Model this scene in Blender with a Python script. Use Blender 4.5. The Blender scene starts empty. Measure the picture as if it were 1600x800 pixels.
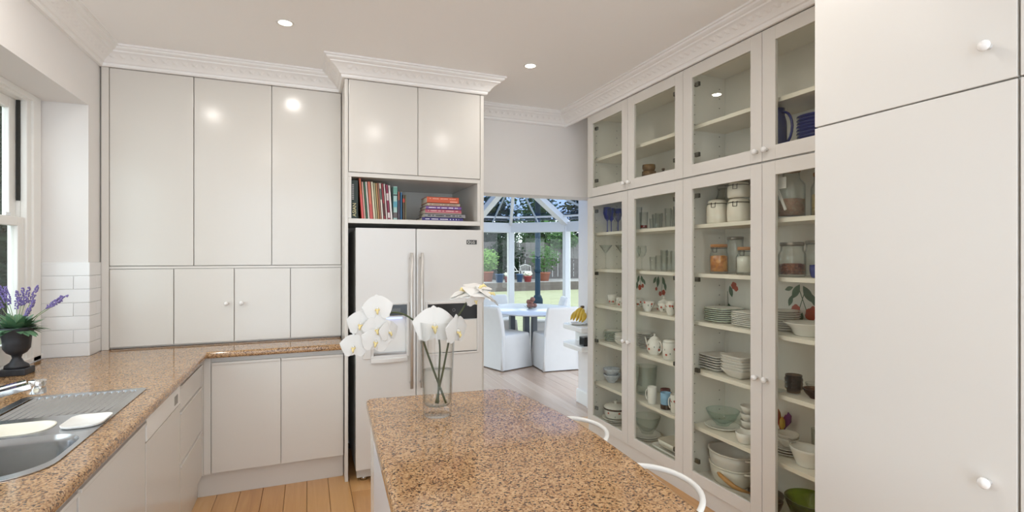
import bpy, bmesh, math, random
from math import sin, cos, pi, radians
from mathutils import Vector, Matrix
from mathutils.geometry import tessellate_polygon

C = bpy.context.scene.collection
S = bpy.context.scene
R = random.Random(7)

# ------------------------------------------------------------------ camera, sky, light, exposure
cam = bpy.data.cameras.new('camera')
cam.sensor_width = 36.0
cam.lens = 796 / 1600 * 36.0
cam.clip_start = 0.05
cam_o = bpy.data.objects.new('camera', cam)
C.objects.link(cam_o)
cam_o.location = (0, 0, 1.55)
cam_o.rotation_euler = (pi / 2, 0, -0.3813)
S.camera = cam_o

W = bpy.data.worlds.new('overcast_sky')
S.world = W
W.use_nodes = True
bg = W.node_tree.nodes['Background']
bg.inputs[0].default_value = (0.80, 0.90, 1.0, 1)
bg.inputs[1].default_value = 3.2

CEIL = 2.885
DOWN = [(-.12, 3.19), (1.45, 3.27), (-.83, 2.55), (.66, 1.73), (1.43, 1.61), (-.45, .55), (.9, -.4)]  # last pair unseen, added to even out the room light
DOWN_W = 3.6

S.view_settings.view_transform = 'Standard'
S.view_settings.look = 'None'
S.view_settings.exposure = 0.2
S.view_settings.gamma = 1.0
S.view_settings.use_curve_mapping = False
S.cycles.max_bounces = 14
S.cycles.diffuse_bounces = 7
S.cycles.glossy_bounces = 5
S.cycles.transparent_max_bounces = 24
S.cycles.sample_clamp_indirect = 6.0
S.cycles.use_denoising = True

# ------------------------------------------------------------------ materials
_m = {}


def M(name, col, rough=.5, metal=0., coat=0., vary=.06, scale=8., emit=0., sss=0., spec=.5):
    if name in _m:
        return _m[name]
    m = bpy.data.materials.new(name)
    m.use_nodes = True
    n, l = m.node_tree.nodes, m.node_tree.links
    b = n['Principled BSDF']
    tc = n.new('ShaderNodeTexCoord')
    nz = n.new('ShaderNodeTexNoise')
    nz.inputs['Scale'].default_value = scale
    nz.inputs['Detail'].default_value = 4
    l.new(tc.outputs['Object'], nz.inputs['Vector'])
    mx = n.new('ShaderNodeMix')
    mx.data_type = 'RGBA'
    mx.inputs[6].default_value = (*[c * (1 - vary) for c in col], 1)
    mx.inputs[7].default_value = (*[min(1, c * (1 + vary)) for c in col], 1)
    l.new(nz.outputs['Fac'], mx.inputs[0])
    l.new(mx.outputs[2], b.inputs['Base Color'])
    b.inputs['Roughness'].default_value = rough
    b.inputs['Metallic'].default_value = metal
    b.inputs['Coat Weight'].default_value = coat
    b.inputs['Coat Roughness'].default_value = .04
    b.inputs['Specular IOR Level'].default_value = spec
    if sss:
        b.inputs['Subsurface Weight'].default_value = sss
        b.inputs['Subsurface Radius'].default_value = (.01, .01, .01)
    if emit:
        b.inputs['Emission Color'].default_value = (*col, 1)
        b.inputs['Emission Strength'].default_value = emit
    _m[name] = m
    return m


def glass(name, tint=(.97, .985, .98), edge=(.55, .62, .6), refl=.9, power=2.5, rough=.0):
    """thin-walled glass: light passes straight through, more colour and mirror at grazing angles"""
    if name in _m:
        return _m[name]
    m = bpy.data.materials.new(name)
    m.use_nodes = True
    n, l = m.node_tree.nodes, m.node_tree.links
    n.remove(n['Principled BSDF'])
    out = n['Material Output']
    lw = n.new('ShaderNodeLayerWeight')
    lw.inputs['Blend'].default_value = .5
    pw = n.new('ShaderNodeMath')
    pw.operation = 'POWER'
    pw.inputs[1].default_value = power
    l.new(lw.outputs['Facing'], pw.inputs[0])
    mx = n.new('ShaderNodeMix')
    mx.data_type = 'RGBA'
    mx.inputs[6].default_value = (*tint, 1)
    mx.inputs[7].default_value = (*edge, 1)
    l.new(pw.outputs[0], mx.inputs[0])
    tr = n.new('ShaderNodeBsdfTransparent')
    l.new(mx.outputs[2], tr.inputs[0])
    gl = n.new('ShaderNodeBsdfGlossy')
    gl.inputs['Roughness'].default_value = rough
    # Schlick reflectance, the same from both sides of the thin wall
    p5 = n.new('ShaderNodeMath')
    p5.operation = 'POWER'
    p5.inputs[1].default_value = 5
    l.new(lw.outputs['Facing'], p5.inputs[0])
    k = n.new('ShaderNodeMath')
    k.operation = 'MULTIPLY_ADD'
    k.inputs[1].default_value = .9 * refl
    k.inputs[2].default_value = .04 * refl
    l.new(p5.outputs[0], k.inputs[0])
    ms = n.new('ShaderNodeMixShader')
    l.new(k.outputs[0], ms.inputs[0])
    l.new(tr.outputs[0], ms.inputs[1])
    l.new(gl.outputs[0], ms.inputs[2])
    l.new(ms.outputs[0], out.inputs[0])
    _m[name] = m
    return m


def ramp(n, stops):
    r = n.new('ShaderNodeValToRGB')
    e = r.color_ramp.elements
    while len(e) < len(stops):
        e.new(.5)
    for i, (p, c) in enumerate(stops):
        e[i].position = p
        e[i].color = (*c, 1)
    return r


def granite_mat():
    m = bpy.data.materials.new('polished_granite')
    m.use_nodes = True
    n, l = m.node_tree.nodes, m.node_tree.links
    b = n['Principled BSDF']
    tc = n.new('ShaderNodeTexCoord')
    v = n.new('ShaderNodeTexVoronoi')
    v.inputs['Scale'].default_value = 215
    v.inputs['Randomness'].default_value = 1
    wob = n.new('ShaderNodeTexNoise')
    wob.inputs['Scale'].default_value = 420
    wob.inputs['Detail'].default_value = 2
    l.new(tc.outputs['Object'], wob.inputs['Vector'])
    va = n.new('ShaderNodeVectorMath')
    va.operation = 'MULTIPLY_ADD'
    va.inputs[1].default_value = (.0035, .0035, .0035)
    l.new(wob.outputs['Color'], va.inputs[0])
    l.new(tc.outputs['Object'], va.inputs[2])
    l.new(va.outputs[0], v.inputs['Vector'])
    sp = n.new('ShaderNodeSeparateColor')
    l.new(v.outputs['Color'], sp.inputs[0])
    r = ramp(n, [(0, (.050, .026, .016)), (.13, (.11, .055, .028)), (.24, (.27, .140, .066)), (.42, (.42, .240, .112)), (.72, (.50, .305, .148)), (1, (.59, .39, .21))])
    l.new(sp.outputs[0], r.inputs[0])
    nz = n.new('ShaderNodeTexNoise')
    nz.inputs['Scale'].default_value = 14
    nz.inputs['Detail'].default_value = 3
    l.new(tc.outputs['Object'], nz.inputs['Vector'])
    r2 = ramp(n, [(.35, (.84, .82, .82)), (.65, (1, 1, 1))])
    l.new(nz.outputs['Fac'], r2.inputs[0])
    mx = n.new('ShaderNodeMix')
    mx.data_type = 'RGBA'
    mx.blend_type = 'MULTIPLY'
    mx.inputs[0].default_value = 1
    l.new(r.outputs[0], mx.inputs[6])
    l.new(r2.outputs[0], mx.inputs[7])
    l.new(mx.outputs[2], b.inputs['Base Color'])
    b.inputs['Roughness'].default_value = .09
    b.inputs['Specular IOR Level'].default_value = .6
    return m


def wood_mat(name, cols, rough=.3, sc=(22, 1.2, 22), rnd=True, coat=.2):
    m = bpy.data.materials.new(name)
    m.use_nodes = True
    n, l = m.node_tree.nodes, m.node_tree.links
    b = n['Principled BSDF']
    tc = n.new('ShaderNodeTexCoord')
    mp = n.new('ShaderNodeMapping')
    mp.inputs['Scale'].default_value = sc
    l.new(tc.outputs['Object'], mp.inputs['Vector'])
    oi = n.new('ShaderNodeObjectInfo')
    mr = n.new('ShaderNodeMath')
    mr.operation = 'MULTIPLY'
    mr.inputs[1].default_value = 40
    l.new(oi.outputs['Random'], mr.inputs[0])
    l.new(mr.outputs[0], mp.inputs['Location'])
    nz = n.new('ShaderNodeTexNoise')
    nz.inputs['Scale'].default_value = 1.5
    nz.inputs['Detail'].default_value = 6
    nz.inputs['Distortion'].default_value = .8
    l.new(mp.outputs[0], nz.inputs['Vector'])
    ad = n.new('ShaderNodeMath')
    ad.operation = 'MULTIPLY_ADD'
    ad.inputs[1].default_value = .55
    l.new(nz.outputs['Fac'], ad.inputs[0])
    m2 = n.new('ShaderNodeMath')
    m2.operation = 'MULTIPLY'
    m2.inputs[1].default_value = .5 if rnd else 0
    l.new(oi.outputs['Random'], m2.inputs[0])
    l.new(m2.outputs[0], ad.inputs[2])
    r = ramp(n, [(i / (len(cols) - 1), c) for i, c in enumerate(cols)])
    l.new(ad.outputs[0], r.inputs[0])
    l.new(r.outputs[0], b.inputs['Base Color'])
    b.inputs['Roughness'].default_value = rough
    b.inputs['Coat Weight'].default_value = coat
    b.inputs['Coat Roughness'].default_value = .15
    return m


def steel_mat():
    m = M('brushed_steel', (.50, .51, .52), .2, 1, vary=.08, scale=30)
    return m


LAQ = M('white_lacquer', (.70, .672, .626), .2, coat=.0, vary=.012, scale=1.5, spec=.45)
LAQ_D = M('white_lacquer_door', (.70, .672, .626), .17, vary=.012, scale=1.5, spec=.5)
LAQ_P = M('satin_lacquer_door', (.70, .678, .64), .33, vary=.012, scale=1.5)
CARC = M('cabinet_lining', (.78, .76, .71), .4, vary=.02)
SHELF = M('cream_shelf', (.82, .78, .69), .4, vary=.03)
PAINT = M('wall_paint', (.82, .80, .785), .6, vary=.015, scale=2)
CEILP = M('ceiling_paint', (.95, .945, .94), .7, vary=.012, scale=2)
CORN = M('cornice_paint', (.92, .91, .90), .55, vary=.02)
TRIM = M('gloss_trim_paint', (.84, .83, .80), .3, vary=.02)
TILE = M('white_tile', (.84, .84, .84), .12, vary=.03, scale=3)
GROUT = M('pale_grout', (.74, .735, .73), .8)
GRAN = granite_mat()
PLANK_DAYLIT = wood_mat('pale_floorboard', [(.30, .19, .13), (.41, .28, .20), (.47, .34, .25), (.54, .41, .32)], .25, coat=.5)  # daylight wash put into the colour of the dining room boards
PLANK = wood_mat('honey_floorboard', [(.40, .19, .065), (.58, .31, .12), (.68, .40, .17), (.76, .50, .25)], .28)
STEEL = steel_mat()
CHROME = M('chrome', (.8, .8, .8), .06, 1, vary=.02)
FRW = M('fridge_white', (.73, .72, .70), .22, vary=.015, scale=2)
HANDLE = M('satin_bar_metal', (.60, .585, .56), .35, .6, vary=.03)
BLACK = M('gloss_black', (.008, .008, .008), .12, vary=.2)
DARK = M('dark_cavity', (.03, .028, .025), .8)
KNOB = M('white_ceramic_knob', (.86, .85, .83), .15, vary=.02)
HINGE = M('dull_hinge_metal', (.10, .095, .08), .45, .6)
PANE = glass('door_pane_glass', (.97, .975, .95), (.72, .75, .68), .55, 4)
CLEAR = glass('clear_glassware', (.975, .985, .98), (.62, .66, .65), 1.0, 3)
FROST = glass('smoky_glass', (.93, .95, .935), (.78, .81, .79), .7, 2.2)
BLUEG = glass('cobalt_glass', (.38, .44, .92), (.08, .10, .45), 1, 1.5)
GREENG = glass('olive_glass', (.55, .68, .18), (.18, .28, .02), 1, 1.5)
AQUAG = glass('aqua_glass', (.92, .96, .945), (.76, .85, .82), 1, 2)
CHINA = M('white_china', (.80, .79, .75), .15, vary=.02)
CREAMC = M('cream_china', (.79, .75, .66), .2, vary=.03)
STONEW = M('pale_stoneware', (.66, .64, .60), .3, vary=.06)
GREENRIM = M('sage_rim_glaze', (.38, .46, .36), .25)
RED = M('poppy_red', (.48, .085, .045), .4, vary=.25, scale=40)
LEAFG = M('painted_leaf_green', (.10, .17, .11), .4, vary=.3, scale=40)
BLUEC = M('cobalt_glaze', (.02, .028, .17), .15, vary=.15)
MAROON = M('maroon_glaze', (.10, .015, .015), .2)
SKYB = M('sky_blue_glaze', (.22, .40, .58), .2, vary=.2, scale=60)
AMBER = M('amber_glaze', (.17, .085, .02), .2, vary=.35, scale=20)
BROWNC = M('dark_brown_glaze', (.045, .025, .015), .25, vary=.3)
SLIP = M('white_slipcover_linen', (.62, .61, .60), .9, vary=.03, scale=14)
PETAL = M('orchid_petal_white', (.74, .73, .70), .55, vary=.02, sss=.25)
STEMG = M('orchid_stem_green', (.045, .060, .018), .4, vary=.25, scale=30)
YEL = M('orchid_lip_yellow', (.80, .66, .30), .5, vary=.25, scale=160)
CREAMP = M('cream_plastic', (.82, .79, .68), .35, vary=.03)
WHITEP = M('white_plastic', (.85, .84, .81), .3, vary=.02)


# ------------------------------------------------------------------ mesh builder
class MB:
    def __init__(s):
        s.v, s.f, s.s = [], [], []

    def add(s, vs, fs, smooth=False):
        o = len(s.v)
        s.v += [tuple(v) for v in vs]
        s.f += [tuple(i + o for i in f) for f in fs]
        s.s += [smooth] * len(fs)
        return s

    def box(s, x0, y0, z0, x1, y1, z1):
        x0, x1 = min(x0, x1), max(x0, x1)
        y0, y1 = min(y0, y1), max(y0, y1)
        z0, z1 = min(z0, z1), max(z0, z1)
        vs = [(x, y, z) for z in (z0, z1) for y in (y0, y1) for x in (x0, x1)]
        return s.add(vs, [(0, 2, 3, 1), (4, 5, 7, 6), (0, 1, 5, 4), (2, 6, 7, 3), (0, 4, 6, 2), (1, 3, 7, 5)])

    def prism(s, pts, z0, z1, holes=()):
        loops = [list(pts)] + [list(h) for h in holes]
        flat = [p for lp in loops for p in lp]
        n = len(flat)
        if holes:
            tris = tessellate_polygon([[Vector((p[0], p[1], 0)) for p in lp] for lp in loops])
            tt = []
            for t in tris:
                a, b, c = (flat[i] for i in t)
                ar = (b[0] - a[0]) * (c[1] - a[1]) - (b[1] - a[1]) * (c[0] - a[0])
                tt.append(tuple(t) if ar > 0 else tuple(reversed(t)))
        else:
            tt = [tuple(range(n))]
        vs = [(p[0], p[1], z0) for p in flat] + [(p[0], p[1], z1) for p in flat]
        fs = [tuple(reversed(t)) for t in tt] + [tuple(i + n for i in t) for t in tt]
        k = 0
        for li, lp in enumerate(loops):
            m = len(lp)
            for i in range(m):
                a, b = k + i, k + (i + 1) % m
                fs.append((a, b, b + n, a + n))
            k += m
        return s.add(vs, fs)

    def lathe(s, prof, n=24, c=(0, 0, 0), smooth=True, sx=1., sy=1.):
        vs, fs = [], []
        m = len(prof)
        for r, z in prof:
            for i in range(n):
                a = 2 * pi * i / n
                vs.append((c[0] + r * cos(a) * sx, c[1] + r * sin(a) * sy, c[2] + z))
        for j in range(m - 1):
            for i in range(n):
                i2 = (i + 1) % n
                fs.append((j * n + i, j * n + i2, (j + 1) * n + i2, (j + 1) * n + i))
        return s.add(vs, fs, smooth)

    def tube(s, path, r, n=8, caps=True, smooth=True):
        P = [Vector(p) for p in path]
        rr = r if isinstance(r, (list, tuple)) else [r] * len(P)
        vs, fs = [], []
        up = None
        for i, p in enumerate(P):
            t = (P[min(i + 1, len(P) - 1)] - P[max(i - 1, 0)]).normalized()
            if up is None:
                up = t.orthogonal().normalized()
            else:
                up = (up - t * up.dot(t)).normalized()
            w = t.cross(up)
            for k in range(n):
                a = 2 * pi * k / n
                vs.append(p + (up * cos(a) + w * sin(a)) * rr[i])
        for j in range(len(P) - 1):
            for k in range(n):
                k2 = (k + 1) % n
                fs.append((j * n + k, j * n + k2, (j + 1) * n + k2, (j + 1) * n + k))
        if caps:
            fs.append(tuple(reversed(range(n))))
            fs.append(tuple((len(P) - 1) * n + k for k in range(n)))
        return s.add(vs, fs, smooth)

    def ball(s, c, rx, ry=None, rz=None, nu=12, nv=8):
        ry, rz = ry or rx, rz or rx
        prof = [(sin(pi * j / nv) + (1e-4 if j in (0, nv) else 0), -cos(pi * j / nv)) for j in range(nv + 1)]
        vs, fs = [], []
        for r, z in prof:
            for i in range(nu):
                a = 2 * pi * i / nu
                vs.append((c[0] + r * cos(a) * rx, c[1] + r * sin(a) * ry, c[2] + z * rz))
        for j in range(nv):
            for i in range(nu):
                i2 = (i + 1) % nu
                fs.append((j * nu + i, j * nu + i2, (j + 1) * nu + i2, (j + 1) * nu + i))
        return s.add(vs, fs, True)

    def xf(s, mat):
        s.v = [tuple(mat @ Vector(v)) for v in s.v]
        return s

    def build(s, name, mat, parent=None, local=False, bev=0, seg=2, loc=None):
        me = bpy.data.meshes.new(name)
        vs = s.v
        if parent is not None and not local:
            L = wloc(parent)
            vs = [(v[0] - L[0], v[1] - L[1], v[2] - L[2]) for v in vs]
        elif loc is not None and not local:
            vs = [(v[0] - loc[0], v[1] - loc[1], v[2] - loc[2]) for v in vs]
        me.from_pydata(vs, [], s.f)
        me.polygons.foreach_set('use_smooth', s.s)
        me.materials.append(mat)
        me.update()
        o = bpy.data.objects.new(name, me)
        C.objects.link(o)
        if parent is not None:
            o.parent = parent
        elif loc is not None:
            o.location = loc
        if bev:
            b = o.modifiers.new('edge', 'BEVEL')
            b.width = bev
            b.segments = seg
            b.limit_method = 'ANGLE'
            b.angle_limit = radians(40)
        return o


def wloc(o):
    L = Vector(o.location)
    while o.parent:
        o = o.parent
        L += o.location
    return L


def tag(o, label=None, cat=None, group=None, kind=None):
    if label:
        o['label'] = label
    if cat:
        o['category'] = cat
    if group:
        o['group'] = group
    if kind:
        o['kind'] = kind
    return o


def thing(name, label, cat, loc=(0, 0, 0), rz=0, group=None):
    o = bpy.data.objects.new(name, None)
    C.objects.link(o)
    o.empty_display_size = .05
    o.location = loc
    o.rotation_euler = (0, 0, rz)
    return tag(o, label, cat, group)


def bx(name, mat, parent, x0, y0, z0, x1, y1, z1, bev=0, local=False, **k):
    return MB().box(x0, y0, z0, x1, y1, z1).build(name, mat, parent, local=local, bev=bev, **k)


def struct(o):
    o['kind'] = 'structure'
    return o


def obj_copy(o, parent=None):
    c = o.copy()
    C.objects.link(c)
    if parent is not None:
        c.parent = parent
    return c


def copy_tree(o, parent=None):
    c = obj_copy(o, parent)
    for ch in list(o.children):
        copy_tree(ch, c)
    return c


def rrect(x0, y0, x1, y1, r, n=6):
    rs = r if isinstance(r, (list, tuple)) else [r] * 4
    pts = []
    for (cx, cy, a0, q) in ((x1 - rs[0], y0 + rs[0], -90, rs[0]), (x1 - rs[1], y1 - rs[1], 0, rs[1]), (x0 + rs[2], y1 - rs[2], 90, rs[2]), (x0 + rs[3], y0 + rs[3], 180, rs[3])):
        for i in range(n + 1):
            a = radians(a0 + 90 * i / n)
            pts.append((cx + q * cos(a), cy + q * sin(a)))
    return pts


def text_mesh(body, size, mat, parent, M4, ext=.0004):
    cu = bpy.data.curves.new('lettering', 'FONT')
    cu.body = body
    cu.size = size
    cu.extrude = ext
    cu.align_x = 'LEFT'
    to = bpy.data.objects.new('lettering', cu)
    C.objects.link(to)
    dg = bpy.context.evaluated_depsgraph_get()
    me = bpy.data.meshes.new_from_object(to.evaluated_get(dg))
    bpy.data.objects.remove(to)
    me.transform(M4)
    me.materials.clear()
    me.materials.append(mat)
    o = bpy.data.objects.new('lettering', me)
    C.objects.link(o)
    o.parent = parent
    return o


# ------------------------------------------------------------------ the room
XW = -1.24          # face of the left wall
XWIN = -1.465       # plane of the left window casing
YREV = 3.84         # reveal of the window recess
YA = 4.02           # front of the appliance wall
ZC = .943           # worktop

fl = struct(bx('floor', DARK, None, -1.7, -1.8, -.12, 5.6, 9.2, -.022))
w_ = .135
x = -.68
col = 0
while x < 4.9:
    y = -1.7
    while y < 8.7:
        L = R.choice((1.5, 1.9, 2.4, 2.9, 3.3))
        y1 = min(y + L, 9.0)
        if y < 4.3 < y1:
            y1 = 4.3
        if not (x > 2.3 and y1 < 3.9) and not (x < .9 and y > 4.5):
            o = MB().box(-w_ / 2 + .0011, -(y1 - y) / 2 + .001, -.02, w_ / 2 - .0011, (y1 - y) / 2 - .001, 0).build('floor_plank', PLANK if y1 <= 4.31 else PLANK_DAYLIT, fl, local=True, bev=.0015, seg=1)
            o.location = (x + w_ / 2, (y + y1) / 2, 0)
        y = y1
    x += w_

ceil = struct(bx('ceiling', CEILP, None, -1.7, -1.7, CEIL, 2.9, 4.6, CEIL + .1))
# left wall with its window recess (y .9 .. YREV)
wl = MB()
wl.box(XW - .36, YREV, 0, XW, 4.6, CEIL)
wl.box(XW - .36, -1.7, 0, XW, .9, CEIL)
wl.box(XW - .36, .9, 2.47, XW, YREV, CEIL)
wl.box(XW - .36, .9, 0, XW, YREV, .90)
wl = struct(wl.build('wall_left', PAINT))
wr = struct(bx('wall_right', PAINT, None, 2.645, -1.7, 0, 2.80, 4.55, CEIL))
wb = MB()
wb.box(-1.6, 4.42, 0, 1.25, 4.55, CEIL)
wb.box(1.25, 4.30, 2.115, 2.645, 4.55, CEIL)
wb = struct(wb.build('wall_back', PAINT))
wq = MB()  # unseen rear wall, its opening made wide to let sky light in
wq.box(-1.6, -1.8, 0, -1.2, -1.7, CEIL)
wq.box(1.86, -1.8, 0, 2.8, -1.7, CEIL)
wq.box(-1.2, -1.8, 2.72, 1.86, -1.7, CEIL)
wq = struct(wq.build('wall_rear', PAINT))

# tiles: seven courses on the reveal and on the short wall
bx('tile_bed', GROUT, wl, XWIN, YREV - .004, ZC + .001, XW + .003, YREV, 1.512)
bx('tile_bed', GROUT, wl, XW, YREV - .004, ZC + .001, XW + .004, YA - .0035, 1.512)
th = (1.512 - ZC) / 7
for k in range(7):
    z0, z1 = ZC + k * th + .0012, ZC + (k + 1) * th - .0012
    off = (k % 2) * .08
    e = XWIN + .001
    xs = [e] + ([XW - .07] if k % 2 else []) + [XW + .008]
    for a, b in zip(xs, xs[1:]):
        bx('wall_tile', TILE, wl, a + .001, YREV - .010, z0, b - .001, YREV - .002, z1, bev=.0015)
    ys = [YREV - .010] + ([YREV + .10] if k % 2 else []) + [YA - .0035]
    for a, b in zip(ys, ys[1:]):
        bx('wall_tile', TILE, wl, XW + .002, a + .0015, z0, XW + .009, b - .001, z1, bev=.0015)

# cornice
prof = [(0, 2.768), (.018, 2.768), (.024, 2.776), (.024, 2.788), (.034, 2.792), (.044, 2.806), (.062, 2.824), (.084, 2.838), (.098, 2.844), (.100, 2.852), (.112, 2.856), (.122, 2.862), (.126, 2.872), (.136, 2.874), (.136, CEIL)]


def cornice(path):
    P = [Vector((p[0], p[1], 0)) for p in path]
    rows = []
    for i, p in enumerate(P):
        d0 = (p - P[i - 1]).normalized() if i > 0 else None
        d1 = (P[i + 1] - p).normalized() if i < len(P) - 1 else None
        if d0 is None:
            d0 = d1
        if d1 is None:
            d1 = d0
        n0, n1 = Vector((d0.y, -d0.x, 0)), Vector((d1.y, -d1.x, 0))
        q = n0 if (n0 - n1).length < 1e-4 else n0 + n1
        rows.append([(p.x + q.x * a, p.y + q.y * a, z) for a, z in prof])
    m = MB()
    k = len(prof)
    for a, b in zip(rows, rows[1:]):
        m.add(a + b, [(j, j + 1, k + j + 1, k + j) for j in range(k - 1)])
    return m


cpath = [(XW, -1.69), (XW, YA), (.235, YA), (.235, 3.665), (1.239, 3.665), (1.239, 4.30), (2.28, 4.30), (2.28, 1.433), (1.868, 1.433), (1.868, -1.69)]
co = struct(cornice(cpath).build('trim_1', CORN))
# small leaf-and-dart ornament running along the cornice
orn = MB()
for (ax, ay), (bx_, by_) in zip(cpath, cpath[1:]):
    a, b = Vector((ax, ay, 0)), Vector((bx_, by_, 0))
    d = (b - a)
    L = d.length
    d.normalize()
    q = Vector((d.y, -d.x, 0))
    n = int(L / .055)
    for i in range(n):
        p = a + d * (i + .5) * L / n
        if p.y < .5:
            continue
        c0 = p + q * .060
        orn.add([c0 + d * -.018 + q * -.014 + Vector((0, 0, 2.812)), c0 + d * .018 + q * -.014 + Vector((0, 0, 2.812)), c0 + d * .018 + q * .018 + Vector((0, 0, 2.834)), c0 + d * -.018 + q * .018 + Vector((0, 0, 2.834)), c0 + q * .004 + Vector((0, 0, 2.8195))],
                [(0, 1, 4), (1, 2, 4), (2, 3, 4), (3, 0, 4)])
tag(orn.build('leaf_moulding', CORN, co), kind='stuff')

# ------------------------------------------------------------------ left window
win = struct(thing('window_1', None, None, (XWIN, 2.4, ZC)))
T = .10
cz0, cz1, cy0, cy1 = ZC + .002, 2.47, .95, YREV - .003
m = MB()
m.box(XWIN - .03, cy1 - .165, cz0, XWIN, cy1, cz1)
m.box(XWIN - .012, cy1 - .12, cz0, XWIN + .012, cy1 - .03, cz1 - .03)
m.box(XWIN - .03, cy0, cz0, XWIN, cy0 + .16, cz1)
m.box(XWIN - .03, cy0 + .16, cz1 - .05, XWIN, cy1 - .165, cz1)
m.box(XWIN - .012, cy0 + .1, cz1 - .034, XWIN + .012, cy1 - .03, cz1)
m.build('casing', TRIM, win, bev=.004)
m = MB()
m.box(XWIN - .085, cy1 - .165, cz0, XWIN - .03, cy1 - .150, cz1)
m.box(XWIN - .085, cy0 + .145, cz0, XWIN - .03, cy0 + .16, cz1)
m.box(XWIN - .085, cy0 + .16, cz1 - .05, XWIN - .03, cy1 - .165, cz1 - .035)
m.build('jamb_lining', TRIM, win)
bx('window_sill', TRIM, win, XWIN - .13, cy0, cz0, XWIN + .012, cy1, cz0 + .028, bev=.004)
bx('parting_channel', DARK, win, XWIN - .044, cy1 - .175, 1.86, XWIN - .028, cy1 - .1655, 2.42)
ys0, ys1 = cy0 + .16, cy1 - .167


def sash(name, xo, z0, z1, top, bot):
    m = MB()
    m.box(xo - .032, ys1 - .07, z0, xo, ys1, z1)
    m.box(xo - .032, ys0, z0, xo, ys0 + .075, z1)
    m.box(xo - .032, ys0 + .075, z1 - top, xo, ys1 - .07, z1)
    m.box(xo - .032, ys0 + .075, z0, xo, ys1 - .07, z0 + bot)
    ym = (ys0 + ys1) / 2
    m.box(xo - .03, ym - .015, z0 + bot, xo - .005, ym + .015, z1 - top)
    s = m.build(name, TRIM, win, bev=.004)
    for a, b in ((ys0 + .075, ym - .015), (ym + .015, ys1 - .07)):
        bx('pane', PANE, s, xo - .02, a, z0 + bot, xo - .016, b, z1 - top)
    return s


sash('upper_sash', XWIN - .047, 1.72, cz1 - .05, .06, .05)
sash('lower_sash', XWIN - .010, cz0 + .028, 1.765, .05, .11)
bx('sash_lift', CHROME, win, XWIN - .034, 3.50, 1.766, XWIN - .018, 3.55, 1.785, bev=.003)

# ------------------------------------------------------------------ worktop, sink, tap
SX0, SX1 = -1.125, -.682     # sink
SY1 = 2.80
sink_out = rrect(SX0, 1.775, SX1, SY1, [.12, .03, .03, .12], 8)
bowl = rrect(SX0 + .035, 1.80, SX1 - .018, 2.175, [.14, .10, .10, .14], 8)
half = rrect(SX0 + .05, 2.205, -.835, 2.365, .07, 6)
worktop = thing('granite_worktop', 'L-shaped polished brown granite worktop under window with sink', 'worktop', (-.9, 3.0, ZC))
out = [(XW, -.9), (-.585, -.9), (-.585, 3.69), (.233, 3.69), (.233, 4.40), (XW, 4.40), (XW, YREV - .002), (XWIN - .0, YREV - .002), (XWIN - .0, .92), (XW, .92)]
hole = rrect(SX0 + .012, 1.787, SX1 - .012, SY1 - .012, [.11, .02, .02, .11], 8)
hx0, hx1, yc = SX0 + .012, SX1 - .012, 2.3
far_h = [p for p in hole if p[1] > yc]       # runs right side -> far edge -> left side
near_h = [p for p in hole if p[1] < yc]      # left side -> near edge -> right side
near_h = [p for p in near_h if p[0] < (hx0 + hx1) / 2] + [p for p in near_h if p[0] >= (hx0 + hx1) / 2]
pts = [(-.585, -.9), (-.585, yc), (-.585, 3.69), (.233, 3.69), (.233, 4.40), (XW, 4.40), (XW, YREV - .002), (XWIN, YREV - .002), (XWIN, yc), (XWIN, .92), (XW, .92), (XW, -.9)]
hl = [(hx1, yc)] + far_h + [(hx0, yc)] + near_h
allp = pts + hl
nA, nH, nF = len(pts), len(hl), len(far_h)
n_ = len(allp)
iL = nA + 1 + nF
far = list(range(1, 9)) + [iL] + list(range(iL - 1, nA, -1)) + [nA]
near = [0, 1, nA] + list(range(n_ - 1, iL, -1)) + [iL, 8, 9, 10, 11]
vs = [(p[0], p[1], ZC) for p in allp] + [(p[0], p[1], ZC - .042) for p in allp]
fs = [tuple(far), tuple(near), tuple(i + n_ for i in reversed(far)), tuple(i + n_ for i in reversed(near))]
fs += [((i + 1) % nA, i, i + n_, (i + 1) % nA + n_) for i in range(nA)]
fs += [(nA + i, nA + (i + 1) % nH, nA + (i + 1) % nH + n_, nA + i + n_) for i in range(nH)]
slab = MB().add(vs, fs).build('worktop_slab', GRAN, worktop, bev=.016, seg=4)
slab.modifiers[0].angle_limit = radians(60)

sink = thing('kitchen_sink', 'stainless steel sink with ribbed drainer let into granite', 'sink', ((SX0 + SX1) / 2, 2.3, ZC))
MB().prism(sink_out, ZC + .0005, ZC + .0035, [bowl[::-1], half[::-1], rrect(SX0 + .035, 2.425, SX1 - .03, SY1 - .03, .02, 4)[::-1]]).build('sink_rim', STEEL, sink, bev=.001)


def basin(loop, depth, r_in, mb):
    cx = sum(p[0] for p in loop) / len(loop)
    cy = sum(p[1] for p in loop) / len(loop)
    rows = []
    for sc, z in ((1, .003), (.985, -.006), (.965, -.02), (.95, -depth * .6), (.92, -depth * .88), (.84, -depth * .98), (.6, -depth), (.06, -depth - .004)):
        rows.append([(cx + (p[0] - cx) * sc, cy + (p[1] - cy) * sc, ZC + z) for p in loop])
    k = len(loop)
    vs = [v for r_ in rows for v in r_]
    fs = [(j * k + i, (j + 1) * k + i, (j + 1) * k + (i + 1) % k, j * k + (i + 1) % k) for j in range(len(rows) - 1) for i in range(k)]
    fs.append(tuple((len(rows) - 1) * k + i for i in range(k)))
    return mb.add(vs, fs, True)


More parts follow.
